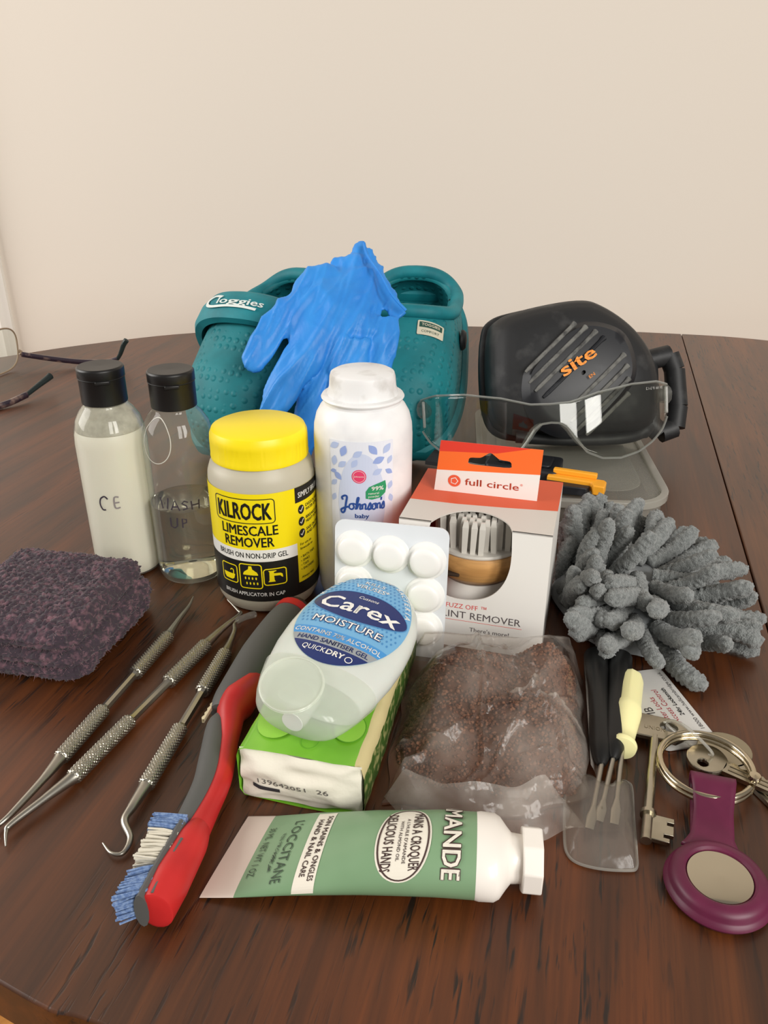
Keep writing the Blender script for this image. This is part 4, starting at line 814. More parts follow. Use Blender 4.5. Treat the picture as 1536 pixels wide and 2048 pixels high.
# the pad's strap: a buckle loop at its right and a folded lower edge
bk = MB(); fo_ = [(.0660, .0180), (.0840, .0220), (.0880, .0100), (.0890, -.0190), (.0860, -.0360), (.0740, -.0400), (.0660, -.0320)]
for i in range(len(fo_)):
    a, b = fo_[i], fo_[(i + 1) % len(fo_)]; bk.tube([(a[0], a[1], -.010), (b[0], b[1], -.010)], .0082, 12)
bk.tube([(.069, -.010, -.010), (.092, -.006, -.010)], .006, 10)
bk.build('buckle_loop', PB, kp, angle=60)
MB().tube(catmull([(.058, -.012, -.012), (.066, -.006, -.011), (.072, -.008, -.010)], 5), .007, 10, (0, 0, 1), .5).build('strap', PB, kp)
MB().tube(catmull([(-.045, -.0430, .006), (-.01, -.0465, .010), (.03, -.0465, .010), (.050, -.0430, .006), (.060, -.036, .002)], 6), [.0045] * 20 + [.006] * 5, 10).build('lower_roll', PB, kp, angle=60)

# ---------------------------------------------------------------- dark strap and orange clip on the tub
st = thing('webbing_buckle', 'black plastic webbing buckle lying on the tub behind the lint box', 'buckle', (.1050, .5330, .0212), (0, 0, RAD(-20)))
MB().prism(rrect(-.030, -.016, .022, .016, .004), .0, .0095).build('buckle_body', PB2, st, angle=30, bevel=.0012)
MB().prism(rrect(-.022, -.0095, .016, .0095, .003), .0095, .0115).build('raised_panel', PB2, st, angle=30, bevel=.0008)
MB().prism([(-.075, -.012), (-.028, -.013), (-.028, .013), (-.075, .012)], .001, .004).build('webbing', mat('black_webbing', (34, 34, 36), .8, bump=(600, .4, .0006)), st, angle=30)
oc_ = thing('orange_clip', 'orange and black plastic clip lying on the tub beside the lint box', 'clip', (.1345, .5040, .0212), (0, 0, RAD(-22)))
OR = mat('clip_orange_plastic', (240, 166, 44), .42)
MB().prism([(-.022, .004), (.016, .004), (.018, .0015), (.018, -.0085), (.0105, -.0085), (.0085, -.003), (-.022, -.003)], .0015, .0085).build('clip_body', OR, oc_, angle=30, bevel=.0008)
MB().box((-.004, .0045, .0102), (.030, .0045, .0038)).build('clip_rail', OR, oc_, bevel=.0008)
MB().prism([(-.022, -.0035), (.008, -.0035), (.0065, -.0095), (-.022, -.013)], 0, .0060).build('black_tongue', PB2, oc_, angle=30, bevel=.0006)

# ---------------------------------------------------------------- safety glasses
sg = thing('safety_glasses', 'clear wraparound safety glasses leaning against the black knee pad', 'safety glasses')
SGM = frame(Vector((.1190, .5240, .0350)), (cos(RAD(-3)), sin(RAD(-3)), .085), (0, .30, 1)); sg.matrix_world = SGM    # x right, y up, z towards the camera
GLS = clear('safety_lens', (240, 241, 238), 1.5, .015)
def sg_top(s_): return interp(abs(s_), [0, .12, .3, .55, .8, 1.0], [.0395, .0400, .0455, .0495, .0500, .0470])
def sg_bot(s_): return interp(abs(s_), [0, .06, .10, .15, .22, .32, .45, .6, .75, .9, 1.0], [.0265, .0258, .0225, .0140, .0040, -.0010, -.0020, .0010, .0070, .0150, .0230])
def sgp(s_, h): a = s_ * 1.15; return Vector((.0915 * sin(a) / sin(1.15), h, -.045 * (1 - cos(a)) / (1 - cos(1.15)) - .05 * ((h - .02) ** 2) * 6))
mb = MB(); mb.grid(lambda u, v: sgp(2 * u - 1, sg_bot(2 * u - 1) + (sg_top(2 * u - 1) - sg_bot(2 * u - 1)) * v), 140, 18)
lens = mb.build('lens', GLS, sg, angle=60, solid=.0018)
for nm, e_ in (('lens_top_edge', sg_top), ('lens_bottom_edge', sg_bot)):
    MB().tube([sgp(k / 60 - 1, e_(k / 60 - 1)) + Vector((0, 0, -.001)) for k in range(121)], .00085, 6).build(nm, clear('lens_edge', (225, 228, 226), 1.6, .05, .30, (235, 236, 232)), lens)
for sd_ in (-1, 1):
    nb = [sgp(sd_ * f, sg_bot(sd_ * f)) for f in (.055, .08, .105, .13, .16, .19)]
    MB().tube([q_ + Vector((0, 0, -.003)) for q_ in nb], [.0012, .002, .0024, .0024, .002, .0012], 8).build('nose_pad', clear('nose_pad_plastic', (236, 238, 235), 1.5, .04, .12), sg)
    a0 = sgp(sd_ * .99, .040); MB().tube([a0, a0 + Vector((-sd_ * .002, -.001, -.008)), a0 + Vector((-sd_ * .006, -.002, -.016))], [.0045, .0038, .0032], 10, (0, 1, 0), 1.6).build('temple_arm', clear('temple_plastic', (228, 230, 228), 1.5, .06, .10), sg)
    MB().box(sgp(sd_ * .965, .036) + Vector((0, 0, .0012)), (.0022, .020, .004)).build('hinge_block', clear('hinge_plastic', (232, 234, 232), 1.55, .05, .3), sg, bevel=.0008)
p = Print(); p.text('etched_marking', mat('etched_white', (190, 190, 186), .6), 1, 'EN 166 1F 2-1.2', -.0800, .0445, .0018, .0190)
p.build(lambda u, v, o: sgp(-u / .0915 * 1.02, v) + Vector((0, 0, .0004)), lens)

# ---------------------------------------------------------------- clogs
CTEAL = (12, 116, 124)
def teal(nm, dots):
    m = mat(nm, (16, 122, 130), .62, vary=((10, 104, 112), 40, .4, .7)); nt = m.node_tree; b = nt.nodes['Principled BSDF']
    tc = nt.nodes.new('ShaderNodeTexCoord'); vo = nt.nodes.new('ShaderNodeTexVoronoi'); vo.inputs['Scale'].default_value = 150; vo.inputs['Randomness'].default_value = .12
    rp_ = nt.nodes.new('ShaderNodeValToRGB'); rp_.color_ramp.elements[0].position = .18; rp_.color_ramp.elements[1].position = .40; rp_.color_ramp.elements[0].color = (1, 1, 1, 1); rp_.color_ramp.elements[1].color = (0, 0, 0, 1)
    bp = nt.nodes.new('ShaderNodeBump'); bp.inputs['Strength'].default_value = dots; bp.inputs['Distance'].default_value = .0012
    nt.links.new(tc.outputs['Object'], vo.inputs['Vector']); nt.links.new(vo.outputs['Distance'], rp_.inputs[0]); nt.links.new(rp_.outputs[0], bp.inputs['Height']); nt.links.new(bp.outputs[0], b.inputs['Normal']); return m
TEALD = teal('clog_teal_dimpled', .7); TEAL = mat('clog_teal', (16, 128, 138), .6, vary=((10, 106, 116), 50, .42, .72), bump=(400, .12, .0006))
CLN = .187
def cl_w(l): t_ = l / CLN; e = (1 - abs(2 * t_ - 1) ** 3.4) ** (1 / 2.6) if 0 < t_ < 1 else 0; return e * smooth_interp(t_, [0, .35, .75, 1], [.047, .0475, .0450, .0445])
def cl_t(l): t_ = l / CLN; e = (1 - abs(2 * t_ - 1) ** 4.5) ** (1 / 2.4) if 0 < t_ < 1 else 0; return e * smooth_interp(t_, [0, .25, .50, .8, 1], [.050, .058, .066, .047, .040])
def cl_n(x_, l):
    w_ = cl_w(l); 
    if w_ < 1e-5: return 0
    c = min(1, abs(x_) / w_) ** (1 / .8); return cl_t(l) * max(0, 1 - c * c) ** .375
OLC, OLH, OLW = .1350, .0410, .0365
def clog(label, loc, yaw, strap, tagpatch, rivx):
    s_ = RAD(33); t = thing('clog', label, 'clog', loc, (s_, 0, yaw), 'pair of clogs')
    mb_ = MB(); NR, NS = 90, 110
    def fn(u, v):
        l = CLN * (.5 - .5 * cos(pi * (.012 + .976 * v))); a = 2 * pi * u; c, sn_ = cos(a), sin(a); w_ = cl_w(l)
        return (w_ * math.copysign(abs(c) ** .8, c), l, cl_t(l) * abs(sn_) ** .75 if sn_ > 0 else -.014 * abs(sn_) ** .35 * min(1, w_ / .02))
    mb_.grid(fn, NS, NR, True); mb_.f += [tuple(range(NS))[::-1], tuple((NR - 1) * NS + k for k in range(NS))]; mb_.m += [0, 0]
    me = mb_.mesh('clog_upper', [TEALD], True, 60); bm = bmesh.new(); bm.from_mesh(me)
    ins = lambda c: (abs(c.x) / OLW) ** 3 + (abs(c.y - OLC) / OLH) ** 3 < 1 and c.z > .012
    bmesh.ops.delete(bm, geom=[f for f in bm.faces if ins(f.calc_center_median())], context='FACES')
    for v in bm.verts:
        if v.is_boundary:
            dx, dy = v.co.x, v.co.y - OLC; k = ((abs(dx) / OLW) ** 3 + (abs(dy) / OLH) ** 3) ** (1 / 3)
            if k > .2: v.co.x = dx / k; v.co.y = OLC + dy / k; v.co.z = cl_n(v.co.x, v.co.y)
    bm.to_mesh(me); bm.free(); o = bpy.data.objects.new('clog_upper', me); C.objects.link(o); o.parent = t
    md = o.modifiers.new('thickness', 'SOLIDIFY'); md.thickness = .0065; md.offset = -1
    rim = []
    for k in range(80):
        a = 2 * pi * k / 80; c, sn_ = cos(a), sin(a); x_ = OLW * math.copysign(abs(c) ** (2 / 3), c); y_ = OLC + OLH * math.copysign(abs(sn_) ** (2 / 3), sn_); rim.append((x_ * 1.06, OLC + (y_ - OLC) * 1.06, cl_n(x_ * 1.06, OLC + (y_ - OLC) * 1.06) + .001))
    MB().tube(rim, .0058, 12, closed=True).build('collar_rim', TEAL, t)
    # raised band along the sole edge
    MB().tube([(cl_w(l) * sg_ * 1.01, l, -.004) for sg_, ls in ((1, [CLN * (.03 + .94 * k / 30) for k in range(31)]), (-1, [CLN * (.97 - .94 * k / 30) for k in range(31)])) for l in ls], .0050, 8, (0, 0, 1), 1.6, closed=True).build('sole_edge', TEAL, t)
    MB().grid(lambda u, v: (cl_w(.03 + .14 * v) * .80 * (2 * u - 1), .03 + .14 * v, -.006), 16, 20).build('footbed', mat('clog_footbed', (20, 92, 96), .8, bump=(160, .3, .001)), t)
    if strap:
        def sm(u, w_, k):   # strap surface: u angle across the vamp, w_ across its width
            a = RAD(-4) + RAD(188) * u; l = .088 + .030 * w_ - .010 * sin(a) + .012 * (u - .5); W_, T_ = cl_w(l) + k, cl_t(l) + k
            return Vector((-W_ * math.copysign(abs(cos(a)) ** .8, cos(a)), l, T_ * max(0, sin(a)) ** .75 + .002 + (0 if sin(a) > 0 else -.004)))
        mb_ = MB(); sec = [(0, .002), (0, .0075), (.12, .0095), (.5, .0102), (.88, .0095), (1, .0075), (1, .002)]
        mb_.grid(lambda u, v: sm(u, *sec[round(v * 6)]), 70, 7); mb_.f += [tuple(k * 70 for k in range(7)), tuple(k * 70 + 69 for k in range(7))]; mb_.m += [0, 0]
        so = mb_.build('heel_strap', TEAL, t, angle=50)
        p_ = Print(); WP = mat('clog_white_print', (214, 222, 218), .6); p_.text('strap_lettering', WP, 1, 'loggies', .0, .011, .0062, .0235, bold=.02)
        p_.stroke('strap_lettering', WP, 1, [(.0020, .0180), (-.0035, .0195), (-.0078, .0155), (-.0068, .0105), (-.001, .0078), (.010, .0088), (.0205, .0078)], .0024)
        p_.build(lambda u, v, o: sm(.435 + u / .135, v / .030 * .95, .0108 + o), so, .002, .003)
    if tagpatch:
        def tm(u, v, o): x_ = .0245 + u; l = .0790 + v + u * .12; return Vector((x_, l, cl_n(x_, l) + .0012 + o))
        p_ = Print(); WP = mat('clog_tag_cream', (206, 200, 178), .6); TG = mat('clog_tag_green', (32, 74, 62), .6)
        p_.poly('tag_patch', WP, 1, rrect(-.011, -.0062, .009, .0062, .001)); p_.rect('tag_patch', TG, 3, -.0095, .0002, .0078, .0048); p_.text('tag_lettering', WP, 5, 'TOGGIES', -.0008, .0014, .0022, .0140, 'C', bold=.03); p_.text('tag_lettering', TG, 3, 'COMFORT', -.0008, -.0040, .0020, .0135, 'C')
        p_.build(tm, o, .002, .002, .00012)
    for sx in ((1, -1) if rivx else (-1,)):
        MB().lathe([(0, 0), (.0085, 0), (.0085, .002), (.0065, .0042), (0, .005)], 20, Matrix.Translation((sx * .0455, .1020, .0250)) @ Matrix.Rotation(RAD(90 * sx), 4, 'Y')).build('strap_rivet', mat('rivet_black', (34, 36, 38), .5), t)
    bpy.context.view_layer.update()
    return t
ZL = .0100
clog('teal clog with Cloggies strap folded forward, behind the clear bottles', (-.1310, .5980, ZL), RAD(-27), True, False, False)
clog('teal clog with small cream tag, between the blue glove and knee pad', (.0080, .5980, ZL), RAD(-9), False, True, True)

# ---------------------------------------------------------------- blue glove draped over the clogs
gl = thing('nitrile_glove', 'crumpled blue nitrile glove draped over the two teal clogs', 'glove', (-.03, .60, 0)); GO = Vector((-.03, .60, 0))
GP = {'palm': [(-.0151, .6330, .1651, .0083), (-.0198, .6189, .1550, .0160), (-.0268, .6011, .1423, .0300), (-.0340, .5892, .1302, .0400), (-.0370, .5789, .1180, .0385), (-.0360, .5740, .1090, .0330)],
      'f1': [(-.0590, .5947, .1363, .0150), (-.0790, .5810, .1220, .0135), (-.0900, .5716, .1080, .0112), (-.0955, .5659, .0985, .0080)],
      'f2': [(-.0463, .5810, .1211, .0166), (-.0659, .5653, .0941, .0148), (-.0788, .5584, .0758, .0120), (-.0855, .5556, .0685, .0075)],
      'f3': [(-.0372, .5771, .1148, .0159), (-.0480, .5606, .0826, .0146), (-.0574, .5506, .0518, .0120), (-.0618, .5481, .0314, .0088)],
      'f4': [(-.0246, .5771, .1148, .0166), (-.0281, .5606, .0826, .0146), (-.0364, .5498, .0483, .0124), (-.0417, .5476, .0256, .0089)],
      'f5': [(-.0011, .5865, .1272, .0130), (-.0011, .5735, .1084, .0128), (-.0083, .5606, .0826, .0115), (-.0156, .5528, .0587, .0087)],
      'cuff': [(-.0140, .6380, .1690, .0050), (-.0160, .6330, .1670, .0085), (-.0060, .6150, .1500, .0085), (.0060, .5960, .1340, .0085), (.0130, .5880, .1270, .0050)],
      'heel': [(-.0330, .6100, .1510, .0130), (-.0480, .6060, .1480, .0150), (-.0600, .6000, .1420, .0130)], 'cuff2': [(-.0400, .6250, .1560, .0090), (-.0280, .6200, .1560, .0130), (-.0160, .6200, .1560, .0120)]}
tmp = MB()
for nm, ps in GP.items():
    ps = [(q_[0], q_[1] + .004 + {'f1': .0, 'f2': -.005, 'f3': .002, 'f4': -.006, 'f5': .0}.get(nm, 0), q_[2] - .006, q_[3] * {'f1': .92, 'f2': .95, 'f3': .82, 'f4': .85, 'f5': .95}.get(nm, .92)) for q_ in ps]; P4 = [Vector(q_[:3]) - GO for q_ in ps]; n = 6; P_ = catmull(P4, n); R_ = [interp(i / n, list(range(len(ps))), [q_[3] for q_ in ps]) for i in range(len(P_))]
    flat = .28 if nm == 'palm' else .42
    upv = (0, -.80, .60)
    if not nm.startswith('cuff'):   # rounded tip
        d = (P_[-1] - P_[-2]).normalized(); 
        for k in (1, 2, 3): P_.append(P_[-1] + d * R_[len(P_) - 1] * .32); R_.append(R_[-1] * (.85, .65, .35)[k - 1])
    tmp.tube(P_, R_, 20, upv, flat)
to = tmp.build('glove_tmp', mat('glove_blue', (52, 144, 226), .48, sss=.12, vary=((40, 128, 214), 30, .4, .7), bump=(140, .25, .0016, 3), stretch=(1.6, 1, .6)), None)
md = to.modifiers.new('r', 'REMESH'); md.mode = 'VOXEL'; md.voxel_size = .0014
md = to.modifiers.new('s', 'SMOOTH'); md.iterations = 5; md.factor = .5
bpy.context.view_layer.update(); dg = bpy.context.evaluated_depsgraph_get(); gme = bpy.data.meshes.new_from_object(to.evaluated_get(dg)); bpy.data.objects.remove(to)
def ridged(q_, f, s_): return 1 - abs(noise.noise(Vector((q_[0] * f[0], q_[1] * f[1], q_[2] * f[2] + s_)))) * 2
nn = [v.normal.copy() for v in gme.vertices]
for v, n_ in zip(gme.vertices, nn):
    q_ = v.co; w_ = Vector((q_.x * .88 - q_.z * .47, q_.y, q_.x * .47 + q_.z * .88))    # folds run along the fingers
    d = .0044 * max(0, ridged(w_, (80, 20, 12), 1) - .45) + .0022 * max(0, ridged(w_, (150, 30, 26), 5) - .5) + .0016 * noise.noise(w_ * 45)
    v.co = q_ + n_ * (d - .0008)
gme.polygons.foreach_set('use_smooth', [True] * len(gme.polygons)); gme.update()
go = bpy.data.objects.new('glove_skin', gme); C.objects.link(go); go.parent = gl
cp = catmull([Vector(q_) - GO for q_ in ((-.0150, .6300, .1680), (-.0120, .6200, .1600), (-.0020, .6010, .1490), (.0060, .5900, .1370), (.0160, .5860, .1270))], 8)
MB().tube(cp, .0011, 8).build('cuff_bead', MATS['glove_blue'], gl)

# ---------------------------------------------------------------- grey chenille mitt
mt = thing('chenille_mitt', 'grey microfibre chenille wash mitt with thick noodle strands', 'wash mitt', (.138, .388, .0006))
CH = mat('chenille_grey', (144, 148, 147), .95, sheen=.4, vary=((114, 118, 117), 600, .35, .65, 5), bump=(1300, .9, .0016, 3)); CHB = mat('mitt_backing', (146, 150, 152), .9, sheen=.4, bump=(500, .3, .001))
def mbody(u, v):
    a = 2 * pi * u; e = pi / 2 * v; x_, y_ = .040 * cos(a) * cos(e), .052 * sin(a) * cos(e); z_ = .002 + .021 * sin(e) ** .9
    return (x_ * (1 + .08 * noise.noise((cos(a) * 2, sin(a) * 2, 1))), y_, z_ + .003 * noise.noise((x_ * 60, y_ * 60, 2)))
MB().grid(mbody, 60, 24, True).build('mitt_body', CHB, mt, angle=180)
strm = []
random.seed(41)
for k in range(7):
    L0 = random.uniform(.028, .037); bend = random.uniform(.002, .010) * random.choice((-1, 1)); drop = random.uniform(.0, .012); n = 34; P_ = []; R_ = []
    for i in range(n):
        t_ = i / (n - 1); P_.append(Vector((bend * t_ * t_, drop * -t_ * t_ * 0 + .004 * sin(t_ * 2.5) * random.choice((1,)), L0 * t_))); R_.append(.0044 * min(1, (1 - t_) * 7 + .25) ** .5 * (.9 + .1 * sin(t_ * 3)))
    sd_ = k * 13.7
    o_ = MB().tube(P_, R_, 22, disp=lambda i, an: .0008 * noise.noise((cos(an) * 1.9 + sd_, sin(an) * 1.9, i * .45)) + .0012 * noise.noise((cos(an) * 5 + sd_, sin(an) * 5, i * 1.3)) + .00030 * (i % 3 == 0)); strm.append(o_.mesh('chenille_strand', CH, True, 180))
random.seed(43); cnt = 0; NS_ = 104
for k in range(NS_):
    f = (k + .5) / NS_; e = math.asin(1 - f * .97); a = k * 2.39996 + random.uniform(-.15, .15)
    bx_, by_, bz_ = .037 * cos(a) * cos(e), .048 * sin(a) * cos(e), .004 + .023 * sin(e)
    out = Vector((cos(a), sin(a), 0)); el = interp(f, [0, .12, .3, .6, 1], [.20, .30, .28, .15, .03]) + random.uniform(-.15, .25)
    if f < .012: continue
    a2 = a + random.uniform(-.45, .45); d = Vector((cos(a2) * cos(el), sin(a2) * cos(el), sin(el)))
    base = Vector((bx_, by_, bz_)) * (1 if f > .2 else .95); base.z = max(base.z, .0068)
    tip = base + d * .032
    if tip.z < .0078: d.z += (.0078 - tip.z) / .032; d.normalize()
    wx = base.x + d.x * .036 + .138; wy = base.y + d.y * .036 + .388
    if (Vector((wx, wy, 0)) - BXA).dot(BE) < BW + .006 and wy > .325:            # the box stands here: strands bend away from it
        d.x = abs(d.x) * .1; d.y -= .35; d.z += .45; d.normalize()
        if (Vector((base.x + .138, base.y + .388, 0)) - BXA).dot(BE) < BW + .0005: continue
    o = bpy.data.objects.new('chenille_strand', strm[k % 7]); C.objects.link(o); o.parent = mt
    o.matrix_local = Matrix.Translation(base) @ d.to_track_quat('Z', 'Y').to_matrix().to_4x4() @ Matrix.Rotation(random.random() * 6.28, 4, 'Z') @ Matrix.Scale(random.uniform(.85, 1.1), 4)

# ---------------------------------------------------------------- screwdrivers in a clear wallet
def driver(label, a, b, tip, hm, prof, seg=36, flutes=0, twist=0):
    a, b, tip = Vector(a), Vector(b), Vector(tip); o3 = Vector((a.x, a.y, 0)); t = thing('screwdriver', label, 'screwdriver', o3, group='small screwdrivers')
    d = (b - a); ln = d.length; M_ = Matrix.Translation(a - o3) @ d.to_track_quat('Z', 'Y').to_matrix().to_4x4()
    fn = (lambda an, r_, z_: r_ * (1 - (.07 * abs(sin(an * flutes / 2)) ** .6 if z_ < ln * .42 and r_ > .003 else 0))) if flutes else None
    MB().lathe([(r_, z_ * ln) for r_, z_ in prof], seg, M_, fn=fn).build('handle', hm, t, angle=50)
    e = (tip - b).normalized(); q_ = b - o3 - e * .002; tl = (tip - b).length; P_ = [q_, q_ + e * (tl * .62), q_ + e * (tl * .74), q_ + e * (tl * .86), q_ + e * (tl + .001)]
    mb_ = MB().tube(P_[:3], [.00115, .00115, .0012], 12, (0, 0, 1)); mb_.tube(P_[2:], [.0012, .0022, .0017], 12, (0, 0, 1), [1, .35, .12]); mb_.build('blade', STEEL, t, angle=50)
YLW = mat('screwdriver_yellow', (246, 240, 180), .4, sss=.2); DBK = mat('screwdriver_black', (20, 20, 20), .4)
driver('small flat screwdriver with pale yellow handle', (.1197, .3132, .0078), (.1026, .2650, .0068), (.0893, .2258, .0042), YLW, [(0, -.005), (.0040, -.004), (.0056, .0), (.0060, .05), (.0060, .43), (.0064, .46), (.0066, .52), (.0060, .62), (.0050, .80), (.0046, .90), (.0058, .925), (.0062, .95), (.0058, .985), (.0015, 1.0), (0, 1.0)], 60, 8)
PB_ = [(0, -.005), (.0045, -.003), (.0060, .02), (.0062, .20), (.0056, .26), (.0052, .35), (.0052, .86), (.0042, .92), (.0030, .97), (.0016, 1.0), (0, 1.0)]
driver('black screwdriver next to the granule bag', (.1075, .3330, .0072), (.0915, .2560, .0066), (.0790, .2235, .0042), DBK, PB_)
driver('black screwdriver beside the yellow screwdriver', (.1190, .3300, .0076), (.0970, .2590, .0070), (.0835, .2270, .0045), DBK, PB_)
wl = thing('plastic_wallet', 'clear vinyl wallet sleeve over the screwdriver blades', 'plastic sleeve', (.085, .235, 0)); WO = Vector((.085, .235))
wout = catmull([(.0765, .2520, 0), (.0738, .2420, 0), (.0700, .2240, 0), (.0694, .2160, 0), (.0722, .2115, 0), (.0800, .2088, 0), (.0900, .2080, 0), (.0938, .2092, 0), (.0958, .2160, 0), (.0995, .2330, 0), (.1030, .2480, 0), (.1022, .2520, 0), (.0985, .2530, 0), (.0955, .2505, 0), (.0900, .2530, 0), (.0860, .2560, 0), (.0800, .2550, 0)], 5, True)
WC = Vector((.0855, .2310)); nw = len(wout)
def wfn(sgn):
    def f_(s_, t_):
        q_ = wout[int(round(s_ * nw)) % nw]; x_, y_ = q_.x * (1 - t_ * .97) + WC.x * t_ * .97, q_.y * (1 - t_ * .97) + WC.y * t_ * .97; h = .0078 * min(1, t_ * 2.2) ** .6 if sgn > 0 else 0
        return (x_ - WO.x, y_ - WO.y, .0006 + h + (.0007 * noise.noise((x_ * 260, y_ * 120, 3)) if sgn > 0 else 0))
    return f_
VIN = clear('vinyl_sleeve', (240, 236, 230), 1.42, .2, .13, (226, 220, 212), None, (150, .4, .0015))
MB().grid(wfn(1), nw, 12, True).build('upper_sheet', VIN, wl, angle=60); MB().grid(wfn(-1), nw, 4, True).build('lower_sheet', VIN, wl, angle=60)
MB().tube([Vector((q_.x - WO.x, q_.y - WO.y, .0009)) for q_ in wout], .0006, 6, closed=True).build('welded_edge', clear('vinyl_edge', (226, 222, 216), 1.45, .08, .3), wl)

# ---------------------------------------------------------------- keys
KST = mat('key_nickel', (180, 173, 156), .26, metal=1, vary=((152, 145, 128), 60, .4, .7)); KST2 = mat('key_worn_brass', (164, 155, 134), .34, metal=1)
ka, kb = Vector((.1205, .2760, .0034)), Vector((.1000, .2195, .0028)); kd = (kb - ka).normalized(); ks = Vector((-kd.y, kd.x, 0))
mk = thing('mortice_key', 'long nickel mortice key with octagonal bow beside the yellow screwdriver', 'key', (ka.x, ka.y, .0010)); KO = Vector((ka.x, ka.y, 0))
MKM = frame(Vector((0, 0, .0022)), ks, -kd)       # x to the right of the key, y towards the bow
def bow_plate(name, outer, hole, z0, z1, M_, m_, parent):
    bm_ = bmesh.new()
    def lp(pts): vs = [bm_.verts.new((x_, y_, z0)) for x_, y_ in pts]; return [bm_.edges.new((vs[i], vs[(i + 1) % len(vs)])) for i in range(len(vs))]
    bmesh.ops.triangle_fill(bm_, edges=lp(outer) + lp(hole), use_beauty=True); bmesh.ops.recalc_face_normals(bm_, faces=bm_.faces)
    r_ = bmesh.ops.extrude_face_region(bm_, geom=bm_.faces[:])
    for g in r_['geom']:
        if isinstance(g, bmesh.types.BMVert): g.co.z = z1
    bmesh.ops.recalc_face_normals(bm_, faces=bm_.faces); bm_.transform(M_); me_ = bpy.data.meshes.new(name); bm_.to_mesh(me_); bm_.free(); me_.materials.append(m_)
    o_ = bpy.data.objects.new(name, me_); C.objects.link(o_); o_.parent = parent; md_ = o_.modifiers.new('bevel', 'BEVEL'); md_.width = .0004; md_.segments = 2; md_.limit_method = 'ANGLE'; return o_
bw = bow_plate('bow', [(-.0130, .0030), (-.0090, -.0020), (.0090, -.0020), (.0135, .0030), (.0135, .0085), (.0090, .0130), (-.0090, .0130), (-.0130, .0085)], ellipse(.0055, .0072, .0038, .0030, 20), 0, .0024, MKM, KST, mk)
MB().tube([Vector((0, 0, .0028)) + (ka - ka), kb - ka + Vector((0, 0, .0028))], .0021, 16).build('shank', KST, mk)
MB().tube([(kb - ka) * .755 + Vector((0, 0, .0028)), (kb - ka) * .785 + Vector((0, 0, .0028))], .0032, 16).build('collar', KST, mk)
bit = [(.0015, -.0590), (.0085, -.0590), (.0085, -.0570), (.0062, -.0570), (.0062, -.0552), (.0098, -.0552), (.0098, -.0505), (.0072, -.0505), (.0072, -.0488), (.0098, -.0488), (.0098, -.0465), (.0015, -.0465)]
MB().prism(bit, -.0004, .0016, MKM).build('bit', KST, mk, angle=20, bevel=.0002)
p = Print(); p.text('stamped_lettering', KST2, 1, 'UNION', -.0050, .0030, .0022, .0090); p.build(lambda u, v, o: MKM @ Vector((u, v, .00245 + o)), bw)
def yale(label, c, ang, R_, ln, z_):
    t = thing('door_key', label, 'key', (c[0], c[1], 0), (0, 0, ang), 'cylinder door keys')      # blade along local -y
    bow_plate('bow', ellipse(0, 0, R_, R_ * .95, 32), ellipse(-R_ * .45, R_ * .05, .0024, .0022, 16), z_, z_ + .0021, Matrix.Identity(4), KST2 if R_ > .0105 else KST, t)
    top = [(.0040, -R_ * .85)]; x_ = -R_ * .95; k = 0; random.seed(int(R_ * 1e5))
    while x_ > -R_ - ln + .004: top += [(.0040 - random.uniform(.0003, .0022), x_), (.0040 - random.uniform(.0003, .0022), x_ - .0016)]; x_ -= .0034
    poly = [(-.0040, -R_ * .85)] + top + [(.0005, -R_ - ln), (-.0028, -R_ - ln + .003), (-.0040, -R_ - ln + .006)]
    bl_ = MB().prism(poly[::-1], z_ + .0001, z_ + .0021).build('blade', KST, t, angle=20)
    MB().box((-.0016, -R_ - ln * .48, z_ + .0022), (.0009, ln * .92, .0004)).build('groove', KST2, bl_); MB().box((.0008, -R_ - ln * .48, z_ + .0022), (.0006, ln * .92, .0004)).build('groove', KST2, bl_)
yale('round headed brass door key lying behind the key ring', (.1495, .2700), RAD(18), .0118, .030, .0004)
yale('smaller door key with its blade through the key ring', (.1385, .2620), RAD(52), .0088, .024, .0030)
kr = MB(); RC = Vector((.1345, .2540, 0)); 
def coil(k0, k1, dz, r_): return [RC + Vector((r_ * cos(RAD(a)), r_ * .98 * sin(RAD(a)), dz(a))) for a in range(k0, k1, 5)]
kro = thing('key_ring', 'shiny steel split ring holding the keys and purple fob', 'key ring', RC)
for nm, zz in (('lower_coil', .0066), ('upper_coil', .0090)):
    MB().tube([q_ - RC for q_ in coil(-40 if nm == 'upper_coil' else -30, 318 if nm == 'upper_coil' else 328, lambda a: zz + .0006 * sin(RAD(a)), .0186)], .0013, 10, (0, 0, 1), 1).build(nm, mat('ring_steel', (196, 184, 160), .16, metal=1), kro)
MB().lathe([(0, 0), (.0024, 0), (.0026, .001), (.0022, .0020), (0, .0024)], 16, Matrix.Translation((.0165, -.0085, .0092))).build('ring_end', MATS['ring_steel'], kro)
tie = MB().tube(catmull([(.1270, .2835, .0060), (.1280, .2760, .0130), (.1310, .2690, .0150), (.1370, .2640, .0110), (.1410, .2630, .0060), (.1380, .2660, .0040), (.1320, .2740, .0050), (.1275, .2825, .0056)], 8), .0007, 8).build('cable_tie', clear('tie_plastic', (240, 240, 236), 1.5, .04, .35)); tag(tie, 'clear plastic tie looped through the mortice key and the key ring', 'cable tie')
